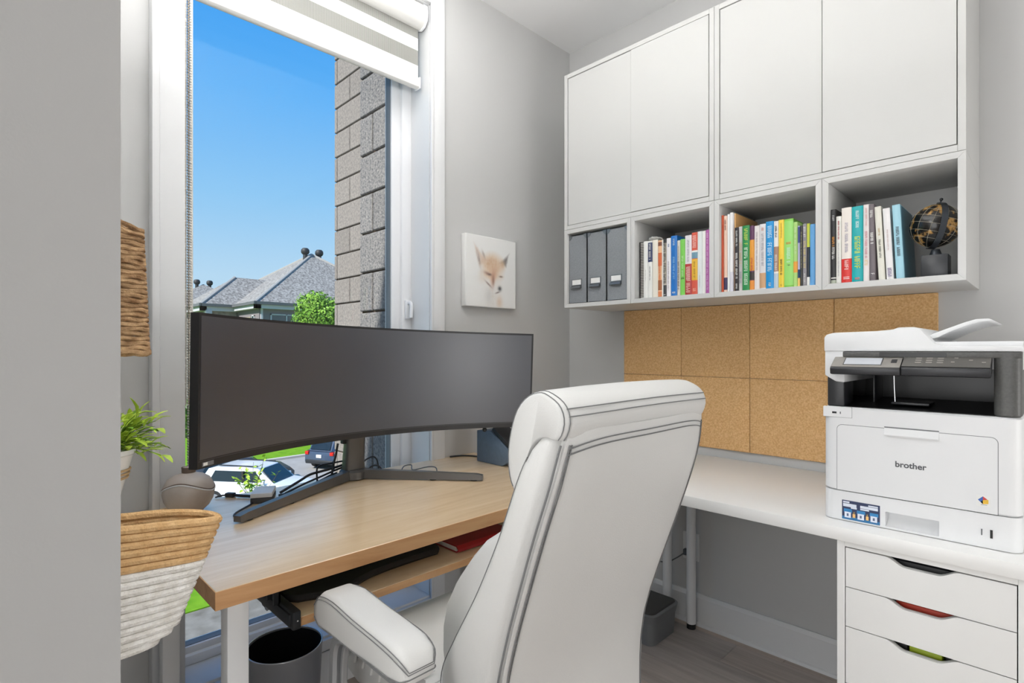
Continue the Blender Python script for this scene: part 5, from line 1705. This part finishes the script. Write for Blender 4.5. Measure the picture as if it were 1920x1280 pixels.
# ------------------------------------------------------------------ storage box
t = thing('storage_box', 'grey plastic storage box with dark lid on the floor behind the chair', 'box', (0.53, -0.22, 0))
def rb(x0, x1, y0, y1, z0, z1, r, top=0.0):
    pl = rrect((x0 + x1) / 2, (y0 + y1) / 2, (x1 - x0) / 2, (y1 - y0) / 2, r, 6)
    cx, cy = (x0 + x1) / 2, (y0 + y1) / 2
    return MB().loft([[(cx + (p[0] - cx) * 0.96, cy + (p[1] - cy) * 0.94, z0) for p in pl], [(p[0], p[1], z1 - 0.004) for p in pl], [(cx + (p[0] - cx) * 0.97, cy + (p[1] - cy) * 0.97, z1) for p in pl]])
rb(0.365, 0.690, -0.327, -0.118, 0.001, 0.110, 0.03).build('body', 'box_grey', t)
rb(0.358, 0.698, -0.334, -0.111, 0.092, 0.128, 0.034).build('rim', 'box_grey', t)
rb(0.368, 0.688, -0.324, -0.121, 0.124, 0.133, 0.028).build('lid', 'lid_grey', t)

# outlet on the wall
t = thing('wall_outlet', 'white wall outlet with a plugged cable behind the desk leg', 'outlet', (0.69, 0, 0.33))
MB().box(0.652, 0.728, -0.006, -0.0005, 0.270, 0.390, bev=0.002).build('cover_plate', 'outlet', t)
MB().box(0.664, 0.692, -0.030, -0.006, 0.292, 0.318, bev=0.003).build('plug', 'cable_grey', t)
MB().tube([(0.666, -0.028, 0.298), (0.64, -0.05, 0.275), (0.59, -0.05, 0.245), (0.50, -0.04, 0.24), (0.42, -0.03, 0.28)], 0.003, 6, smooth=6).build('cord', 'cable_grey', t)

# ------------------------------------------------------------------ roller blind
t = thing('roller_blind', 'raised white striped roller blind at the top of the window', 'blind', (-0.05, -1.36, 2.28))
BY0, BY1 = -1.790, -0.925
mb = MB()
q = [(-0.095, 2.615), (-0.012, 2.615), (0.004, 2.600), (0.010, 2.572), (0.006, 2.545), (-0.010, 2.524), (-0.034, 2.518), (-0.060, 2.528), (-0.095, 2.53)]
mb.prism(q, 1, BY0 + 0.008, BY1 - 0.010)
mb.build('cassette', 'blind_rail', t, ang=50)
for y0, y1 in ((BY0, BY0 + 0.008), (BY1 - 0.010, BY1)):
    cx, cz = -0.045, 2.568
    MB().prism([(cx + (p[0] - cx) * 1.06, cz + (p[1] - cz) * 1.06) for p in q], 1, y0, y1, bev=0.002).build('end_cap', 'vinyl', t, ang=50)
zz = 2.322
bands = [(0.050, 'o'), (0.062, 's'), (0.050, 'o'), (0.060, 's')]
for h_, kd_ in bands:
    z1 = min(zz + h_, 2.545)
    MB().box(-0.0422, -0.0415, BY0 + 0.012, BY1 - 0.014, zz, z1).build('opaque_band' if kd_ == 'o' else 'sheer_band', 'blind_white' if kd_ == 'o' else 'blind_sheer', t, smooth=False)
    MB().box(-0.0602, -0.0595, BY0 + 0.012, BY1 - 0.014, zz - 0.012, z1 - 0.012).build('opaque_band' if kd_ == 's' else 'sheer_band', 'blind_white' if kd_ == 's' else 'blind_sheer', t, smooth=False)
    zz += h_
mb = MB()
mb.prism([(-0.066, 2.284), (-0.058, 2.279), (-0.044, 2.279), (-0.036, 2.284), (-0.034, 2.300), (-0.038, 2.322), (-0.064, 2.322), (-0.068, 2.300)], 1, BY0 + 0.010, BY1 - 0.012)
br = mb.build('bottom_rail', 'blind_rail', t, ang=40)
MB().box(-0.070, -0.032, BY1 - 0.012, BY1 - 0.006, 2.278, 2.324, bev=0.002).build('rail_cap', 'vinyl', br)
# bead chain on the left side
t = thing('blind_chain', 'white beaded blind chain hanging along the left window edge', 'blind chain', (-0.02, -1.78, 2.5))
ch_mb = MB()
bm_ = None
def bead_strand(x, y, z0, z1, step, r):
    global bm_
    mb = MB()
    mb.tube([(x, y, z0), (x, y, z1)], r * 0.35, 5)
    z = z0
    while z < z1:
        mb.sphere((x, y, z), r, 6, 4)
        z += step
    return mb
for (x, y, z0, m_) in ((-0.016, -1.797, 1.03, 'chain_white'), (-0.012, -1.789, 0.84, 'chain_dark'), (-0.018, -1.781, 1.03, 'chain_white'), (-0.022, -1.785, 1.03, 'twine')):
    bead_strand(x, y, z0, 2.512, 0.0082, 0.0034).build('bead_strand', m_, t, ang=80)
mb = MB()
for y in (-1.794, -1.777):
    mb.tube([(-0.024, y, 1.03), (-0.024, y, 2.512)], 0.0042, 8)
mb.build('cord_guide', 'chain_white', t)

# ------------------------------------------------------------------ things hung on the partition wall
YW = -2.16
# rope basket (flat wall pocket)
t = thing('rope_basket', 'tan and white coiled rope basket hanging on the partition wall', 'basket', (0.735, -2.05, 0.69))
BX = 0.735
NCOIL = 17
zt, zb_ = 0.915, 0.700
def bsec(u):
    """u from bottom 0 to top 1: centre y, half width y, half depth x"""
    right = -2.001 + 0.076 * u
    if u < 0.14: right -= 0.022 * (1 - u / 0.14) ** 1.8
    left = YW + 0.012
    return (right + left) / 2, (right - left) / 2, 0.020 + 0.008 * min(1, u * 2)
for k in range(NCOIL):
    u = k / (NCOIL - 1)
    cy, hy, hx = bsec(u)
    z = zb_ + (zt - zb_) * u
    pts = []
    for q_ in range(56):
        a = 2 * PI * q_ / 56
        ca_, sa_ = math.cos(a), math.sin(a)
        pts.append((BX + hx * math.copysign(abs(sa_) ** 0.8, sa_), cy + hy * math.copysign(abs(ca_) ** 0.8, ca_),
                    z - 0.030 * (ca_ + 1) * 0.5 * u + 0.010 * max(0, sa_) * 0 + (0.008 if sa_ < 0 else 0) * u * abs(sa_)))
    tan = k >= NCOIL - 6
    MB().tube(pts, 0.0074, 8, loop=True).build('rope_coil', 'rope_tan' if tan else 'rope_white', t)
cy, hy, hx = bsec(0.0)
MB().lathe([(0.001, 0.0), (1.0, 0.002), (1.0, 0.006), (0.001, 0.006)], (BX, cy, zb_ - 0.004), 32, sx=hx, sy=hy).build('base', 'rope_white', t)
MB().tube([(BX, YW + 0.014, 0.888), (BX, YW + 0.012, 0.925), (BX + 0.006, YW + 0.003, 0.935), (BX - 0.006, YW + 0.003, 0.935), (BX - 0.002, YW + 0.012, 0.92), (BX - 0.002, YW + 0.014, 0.888)], 0.003, 6, smooth=4).build('hanging_loop', 'rope_tan', t)
# woven seagrass pocket
t = thing('seagrass_pocket', 'brown woven seagrass wall pocket hanging on the partition wall', 'basket', (0.56, -2.10, 1.18))
SX = 0.56
NR = 27
rnd = random.Random(11)
for k in range(NR):
    u = k / (NR - 1)
    z = 1.190 + 0.236 * u
    right = -2.0005 - 0.010 * u
    left = YW + 0.008
    cy, hy = (right + left) / 2, (right - left) / 2
    lift = 0.26 * max(0.0, (u - 0.86) / 0.14)
    pts = []
    for q_ in range(40):
        a = 2 * PI * q_ / 40
        ca_, sa_ = math.cos(a), math.sin(a)
        pts.append((SX + 0.024 * sa_ + 0.0012 * math.sin(9 * a + k), cy + hy * math.copysign(abs(ca_) ** 0.75, ca_), z + 0.0016 * math.sin(7 * a + k * 1.7) + lift * (1 - ca_) * 0.5 * 0.10))
    MB().tube(pts, 0.0052 if k else 0.0068, 6, loop=True).build('woven_strand', 'seagrass', t)
MB().box(SX - 0.02, SX + 0.02, YW + 0.01, -2.012, 1.184, 1.188).build('base', 'seagrass', t)
MB().tube([(SX + 0.02, -2.03, 1.43), (SX + 0.018, -2.09, 1.455), (SX + 0.012, YW + 0.004, 1.475), (SX - 0.012, YW + 0.004, 1.475), (SX - 0.018, -2.09, 1.455), (SX - 0.02, -2.03, 1.43)], 0.004, 6, smooth=4).build('handle', 'seagrass', t)
# potted plant on the wall
t = thing('wall_plant', 'feathery bright green plant in a white wall pot', 'plant', (0.62, -2.09, 0.92))
PX, PY = 0.62, -2.085
MB().lathe([(0.026, 0.925), (0.030, 0.928), (0.050, 1.005), (0.054, 1.008), (0.054, 1.016), (0.049, 1.016), (0.045, 1.000), (0.002, 0.995)], (PX, PY, 0), 32).build('pot', 'pot_white', t)
mb = MB()
for z, r in ((0.965, 0.0415), (0.972, 0.0432), (0.979, 0.045)):
    mb.tube([(PX + r * math.cos(2 * PI * k / 32), PY + r * math.sin(2 * PI * k / 32), z) for k in range(32)], 0.0024, 5, loop=True)
mb.build('twine_band', 'twine', t)
MB().box(PX - 0.02, PX + 0.02, YW + 0.001, YW + 0.028, 0.985, 1.012, bev=0.002).build('wall_bracket', 'pot_white', t)
rnd = random.Random(5)
lf = MB()
secs = []
for u, w in ((0, 0.0008), (0.2, 0.0040), (0.5, 0.0058), (0.8, 0.0038), (1, 0.0004)):
    x = u * 0.034
    z = 0.006 * math.sin(u * PI) - 0.004 * u
    secs.append([(x, -w, z - 0.0003), (x, 0, z - w * 0.4), (x, w, z - 0.0003), (x, 0, z + 0.0006)])
lf.loft(secs)
ld = None
stems = MB()
cnt = 0
for i in range(74):
    a = rnd.uniform(-PI, PI)
    el = rnd.uniform(-0.12, 1.15)
    L = rnd.uniform(0.035, 0.098)
    d = Vector((math.cos(a) * math.cos(el), math.sin(a) * math.cos(el), math.sin(el)))
    p0 = Vector((PX + 0.02 * math.cos(a), PY + 0.02 * math.sin(a), 1.005))
    e = p0 + d * L
    if e.y < YW + 0.012:
        d.y = abs(d.y) * 0.5
        e = p0 + d * L
    m_ = p0.lerp(e, 0.5) + Vector((0, 0, 0.014))
    stems.tube([p0, m_, e], 0.0007, 4, smooth=3)
    for j in range(4):
        s = 0.35 + 0.65 * j / 3
        p = p0.lerp(m_, s * 2) if s < 0.5 else m_.lerp(e, (s - 0.5) * 2)
        if ld is None:
            o = lf.build('leaf', 'leaf_light', None)
            ld = [o.data, o.data.copy()]
            ld[1].materials[0] = MATS['leaf_dark']
            o.parent = t
        else:
            o = bpy.data.objects.new('leaf', ld[0 if rnd.random() < 0.78 else 1])
            C.objects.link(o)
            o.parent = t
        o.location = p - OFF[t.name]
        dd = (d + Vector((rnd.gauss(0, .35), rnd.gauss(0, .35), rnd.gauss(0, .35)))).normalized()
        if p.y + dd.y * 0.045 < YW + 0.004: dd.y = abs(dd.y)
        o.rotation_euler = dd.to_track_quat('X', 'Z').to_euler()
        sc_ = rnd.uniform(0.7, 1.15)
        o.scale = (sc_, sc_, sc_)
        cnt += 1
stems.build('stems', 'leaf_dark', t)

# ================================================================== OFFICE CHAIR (faces the window, -x)
t = thing('office_chair', 'large white leather office chair with padded arms at the desk', 'chair', (0.90, -1.375, 0))
CY = -1.353
# rear surface x by height, front of the side bolsters, half width of the back
REAR = [(0.38, 1.150), (0.45, 1.142), (0.52, 1.140), (0.60, 1.150), (0.70, 1.180), (0.80, 1.215), (0.90, 1.250), (0.98, 1.276), (1.05, 1.290), (1.075, 1.292)]
BOLF = [(0.38, 0.985), (0.50, 0.965), (0.575, 0.975), (0.65, 1.018), (0.76, 1.088), (0.868, 1.145), (0.925, 1.168), (1.0, 1.195), (1.05, 1.222), (1.06, 1.236)]
HALF = [(0.38, 0.225), (0.46, 0.238), (0.60, 0.250), (0.75, 0.258), (0.90, 0.260), (1.0, 0.252), (1.05, 0.242), (1.075, 0.232)]
def at(tab, z): return interp(tab, z)[0]
ZR = [0.385, 0.40, 0.43, 0.47, 0.52, 0.58, 0.64, 0.70, 0.76, 0.82, 0.88, 0.94, 0.99, 1.03, 1.055, 1.068]
# rear panel
secs = []
for i, z in enumerate(ZR):
    xr, hw = at(REAR, z), at(HALF, z)
    k = 1.0
    if i == 0 or i == len(ZR) - 1: k = 0.5
    th = 0.030 * k
    ring_ = []
    nn = 14
    for j in range(nn + 1):
        s = -1 + 2 * j / nn
        ring_.append((xr + 0.012 * (1 - s * s) - 0.008 * abs(s) ** 10, CY + s * (hw - 0.012), z))
    for j in range(nn, -1, -1):
        s = -1 + 2 * j / nn
        ring_.append((xr - th - 0.01, CY + s * (hw - 0.020), z))
    secs.append(ring_)
rp_ = MB().loft(secs).build('back_panel', 'leather', t, ang=70)
# side bolsters
def bolster(sgn):
    secs = []
    for i, z in enumerate(ZR[:-1]):
        xr, xf, hw = at(REAR, z) - 0.013, at(BOLF, z), at(HALF, z)
        sh = 0.0
        if z > 1.02: sh = (z - 1.02) / 0.035
        if z < 0.40: sh = 0.6
        cx, hx = (xr + xf) / 2, (xr - xf) / 2
        wy = 0.050 - 0.014 * min(1, sh)
        cyy = CY + sgn * (hw - 0.030)
        sh_ = min(1.0, sh)
        secs.append([(p[0], p[1], z + (0.004 * sh_)) for p in rrect(cx, cyy, hx * (1 - 0.25 * sh_), wy * 0.75, 0.034, 5)])
    return MB().loft(secs).build('side_bolster', 'leather', t, ang=70)
bl = bolster(-1)
bolster(1)
# inner cushion with lumbar bulge
FR = [(0.46, 1.00), (0.50, 0.935), (0.56, 0.912), (0.63, 0.910), (0.70, 0.932), (0.776, 0.988), (0.83, 1.040), (0.87, 1.088), (0.91, 1.115), (0.96, 1.160), (1.0, 1.20)]
secs = []
for z in [0.46, 0.475, 0.50, 0.54, 0.58, 0.63, 0.68, 0.73, 0.78, 0.82, 0.845, 0.86, 0.88, 0.91, 0.94, 0.97, 0.995]:
    xf, xr = at(FR, z), at(REAR, z) - 0.035
    if 0.84 < z < 0.87: xf += 0.008
    hw = 0.208 if z < 0.86 else 0.196
    nn = 12
    ring_ = []
    for j in range(nn + 1):
        s = -1 + 2 * j / nn
        ring_.append((xf + 0.030 * abs(s) ** 9.0 - 0.004 * (1 - s * s), CY + s * hw, z))
    for j in range(nn, -1, -1):
        s = -1 + 2 * j / nn
        ring_.append((xr, CY + s * hw, z))
    secs.append(ring_)
MB().loft(secs).build('lumbar_cushion', 'leather', t, ang=70)
# head cushion
HP = [(1.286, 1.052), (1.299, 1.080), (1.292, 1.106), (1.270, 1.122), (1.240, 1.129), (1.208, 1.121), (1.180, 1.096), (1.163, 1.055), (1.156, 1.010), (1.160, 0.972), (1.172, 0.950), (1.186, 0.955), (1.196, 0.985), (1.210, 1.022), (1.230, 1.048), (1.262, 1.054)]
hc = (1.235, 1.070)
HK = [(-1.0, 0.80), (-0.99, 0.90), (-0.965, 0.97), (-0.90, 1.0), (-0.5, 1.01), (0.0, 1.02), (0.5, 1.02), (0.84, 1.01), (0.93, 0.98), (0.98, 0.90), (1.0, 0.74)]
HPC = catmull([Vector((p[0], 0, p[1])) for p in HP], 3, True)
def hk(s):
    for (s0, k0), (s1, k1) in zip(HK, HK[1:]):
        if s <= s1:
            return k0 + (k1 - k0) * (s - s0) / (s1 - s0)
    return HK[-1][1]
def headpt(p, s, out=0.0):
    k = hk(s) + out
    x = hc[0] + (p.x - hc[0]) * k + ((0.006 * (1 - s * s) - 0.010 * abs(s) ** 8) * min(1, max(0, (p.x - 1.235) / 0.03)))
    z = hc[1] + (p.z - hc[1]) * (k if p.z < hc[1] else (0.35 + 0.65 * k)) + 0.004 * (1 - s * s)
    return (x, CY + s * 0.243, z)
hd = MB().loft([[headpt(p, s) for p in HPC] for s, k in HK]).build('head_cushion', 'leather', t, ang=80)
MB().box(1.205, 1.262, CY - 0.205, CY + 0.205, 0.99, 1.055, bev=0.01).build('inner_frame', 'chair_fabric', t)
# seams
def rear_pt(s, z, o=0.0006):
    xr, hw = at(REAR, z), at(HALF, z)
    return (xr + 0.012 * (1 - s * s) - 0.008 * abs(s) ** 10 + o, CY + s * (hw - 0.012), z)
def seam(pts, r=0.0011, m='stitch', par=None):
    return MB().tube(pts, r, 5).build('seam', m, par or rp_)
for off in (0.0, 0.010):
    seam([rear_pt(-0.965 + off * 1.6, z) for z in [0.40 + (1.045 - 0.40) * i / 40 for i in range(41)]])
    seam([rear_pt(0.965 - off * 1.6, z) for z in [0.40 + (1.045 - 0.40) * i / 40 for i in range(41)]])
    top_ = []
    for i in range(41):
        s = -0.965 + 1.93 * i / 40
        zz_ = 1.052 - off - 0.016 * (abs(s) ** 5)
        top_.append(rear_pt(s, zz_, 0.0012))
    seam(top_)
# piping along the corner between side and rear, thicker
seam([(at(REAR, z) - 0.012, CY - (at(HALF, z) - 0.006), z) for z in [0.40 + (1.045 - 0.40) * i / 40 for i in range(41)]], 0.0022, 'stitch')
seam([(at(BOLF, z) + 0.010, CY - (at(HALF, z) - 0.0015), z) for z in [0.42 + (1.02 - 0.42) * i / 40 for i in range(41)]], 0.0009, 'stitch', bl)
# head cushion seams across the back and round the end face
for q_ in (4.2, 5.6):
    i_ = int(q_)
    P_ = HPC[i_].lerp(HPC[i_ + 1], q_ - i_)
    seam([headpt(P_, -0.96 + 1.93 * i / 60, 0.012) for i in range(61)], 0.0010, 'stitch', hd)
for s_ in (-0.985, -0.955):
    seam([headpt(p, s_, 0.012) for p in HPC[:30]], 0.0010, 'stitch', hd)
# seat
secs = []
for x, zt_, zb2, hw in ((0.575, 0.462, 0.440, 0.215), (0.585, 0.488, 0.418, 0.238), (0.61, 0.508, 0.404, 0.250), (0.66, 0.520, 0.400, 0.256), (0.75, 0.522, 0.398, 0.260), (0.90, 0.510, 0.398, 0.258), (1.05, 0.500, 0.398, 0.248), (1.12, 0.490, 0.405, 0.240)):
    secs.append([(x, p[0], p[1]) for p in rrect(CY, (zt_ + zb2) / 2, hw, (zt_ - zb2) / 2, 0.036, 5)])
seat = MB().loft(secs).build('seat', 'leather', t, ang=70)
seam([(x, CY - 0.2605 + 0.004 * abs(x - 0.8), 0.485) for x in [0.62 + 0.45 * i / 20 for i in range(21)]], 0.0010, 'stitch', seat)
seam([(x, CY - 0.2595 + 0.004 * abs(x - 0.8), 0.494) for x in [0.62 + 0.45 * i / 20 for i in range(21)]], 0.0010, 'stitch', seat)
for i in range(12):
    x = 0.64 + i * 0.035
    MB().tube([(x, CY - 0.262, 0.470), (x + 0.004, CY - 0.256, 0.498), (x + 0.010, CY - 0.232, 0.514), (x + 0.014, CY - 0.20, 0.518)], lambda s: 0.0042 * (1 - 0.7 * s), 6, smooth=3).build('gather', 'leather', seat)
MB().box(0.68, 1.08, CY - 0.2, CY + 0.2, 0.370, 0.400, bev=0.01).build('seat_plate', 'chair_fabric', t)
mb = MB().tube([(1.02, CY, 0.385), (1.10, CY, 0.40), (1.125, CY, 0.46), (1.13, CY, 0.56)], 0.022, 8, smooth=4)
mb.build('back_bracket', 'chair_metal', t)
# armrests
def arm(sgn):
    cy = CY + sgn * 0.342
    top = [(0.708, 0.628, 0.640), (0.716, 0.668, 0.618), (0.745, 0.690, 0.610), (0.80, 0.697, 0.612), (0.88, 0.690, 0.612), (0.96, 0.686, 0.616), (1.01, 0.682, 0.616), (1.040, 0.672, 0.618), (1.052, 0.652, 0.626)]
    secs = []
    for i, (x, zt_, zb2) in enumerate(top):
        hw = 0.042
        if i in (0, len(top) - 1): hw = 0.027
        if i in (1, len(top) - 2): hw = 0.038
        secs.append([(x, p[0], p[1]) for p in rrect(cy, (zt_ + zb2) / 2, hw, (zt_ - zb2) / 2, 0.019, 5)])
    pad = MB().loft(secs).build('arm_pad', 'leather', t, ang=70)
    def wrap(j, r=0.0010, o=0.0006):
        # runs along one side, round the rear end and back along the other side
        m = (11 - j) if j < 12 else (35 - j)
        def pt(sec, i):
            c = Vector((sec[0][0], cy, sum(p[2] for p in sec) / len(sec)))
            v = Vector(sec[i % 24])
            return v + (v - c).normalized() * o
        a_ = [pt(sc, j) for sc in secs[1:]]
        b_ = [pt(sc, m) for sc in secs[1:]][::-1]
        MB().tube(catmull(a_, 3) + catmull(b_, 3), r, 5).build('seam', 'stitch', pad)
    wrap(9); wrap(10); wrap(13, 0.0013)
    # metal arm frame: front post, top bar, lower bar to the seat
    mb = MB()
    def bar(pts, w, h_):
        P = catmull([Vector(p) for p in pts], 6)
        secs = []
        for i, p in enumerate(P):
            d = (P[min(i + 1, len(P) - 1)] - P[max(i - 1, 0)]).normalized()
            s = Vector((0, 1, 0))
            u = d.cross(s).normalized()
            secs.append([p + s * a * w + u * b_ * h_ for a, b_ in ((1, .6), (.6, 1), (-.6, 1), (-1, .6), (-1, -.6), (-.6, -1), (.6, -1), (1, -.6))])
        mb.loft(secs)
    bar([(1.04, cy, 0.604), (0.95, cy, 0.602), (0.85, cy, 0.604), (0.785, cy, 0.600), (0.757, cy, 0.575), (0.750, cy, 0.52), (0.752, cy, 0.45), (0.765, cy - sgn * 0.02, 0.395), (0.80, cy - sgn * 0.10, 0.378)], 0.017, 0.013)
    bar([(1.04, cy, 0.595), (1.055, cy, 0.56), (1.05, cy, 0.48), (1.03, cy - sgn * 0.02, 0.40), (1.0, cy - sgn * 0.10, 0.378)], 0.017, 0.011)
    f_ = mb.build('arm_frame', 'chair_metal', t, ang=35)
    mb = MB()
    bar([(0.90, cy, 0.594), (0.82, cy, 0.596), (0.790, cy, 0.585), (0.778, cy, 0.555), (0.773, cy, 0.50), (0.774, cy, 0.44)], 0.007, 0.005)
    mb.build('arm_groove_rib', 'chair_metal', f_, ang=35)
arm(-1)
arm(1)
# gas lift, star base, castors
BCX = 0.88
mb = MB(); mb.cyl((BCX, CY, 0.11), (BCX, CY, 0.25), 0.028); mb.cyl((BCX, CY, 0.25), (BCX, CY, 0.372), 0.019)
mb.build('gas_lift', 'chair_metal', t)
for k in range(5):
    a = 2 * PI * k / 5 + 0.3
    d = Vector((math.cos(a), math.sin(a), 0)); s = Vector((-d.y, d.x, 0))
    secs = []
    for u, w, z, h_ in ((0.0, 0.030, 0.118, 0.030), (0.3, 0.026, 0.110, 0.026), (0.7, 0.020, 0.092, 0.020), (1.0, 0.017, 0.080, 0.014)):
        p = Vector((BCX, CY, z)) + d * 0.31 * u
        secs.append([p + s * w - Vector((0, 0, h_)), p + s * w * 0.8 + Vector((0, 0, h_ * 0.4)), p - s * w * 0.8 + Vector((0, 0, h_ * 0.4)), p - s * w - Vector((0, 0, h_))])
    lg = MB().loft(secs).build('base_leg', 'chair_metal', t, ang=35)
    p = Vector((BCX, CY, 0.0285)) + d * 0.30
    mb = MB()
    for q in (-0.018, 0.018):
        mb.cyl(p + s * (q - 0.008), p + s * (q + 0.008), 0.0275, n=18)
    mb.cyl(p + Vector((0, 0, 0.02)), p + Vector((0, 0, 0.045)), 0.008, n=8)
    mb.build('castor', 'black_rubber', lg)
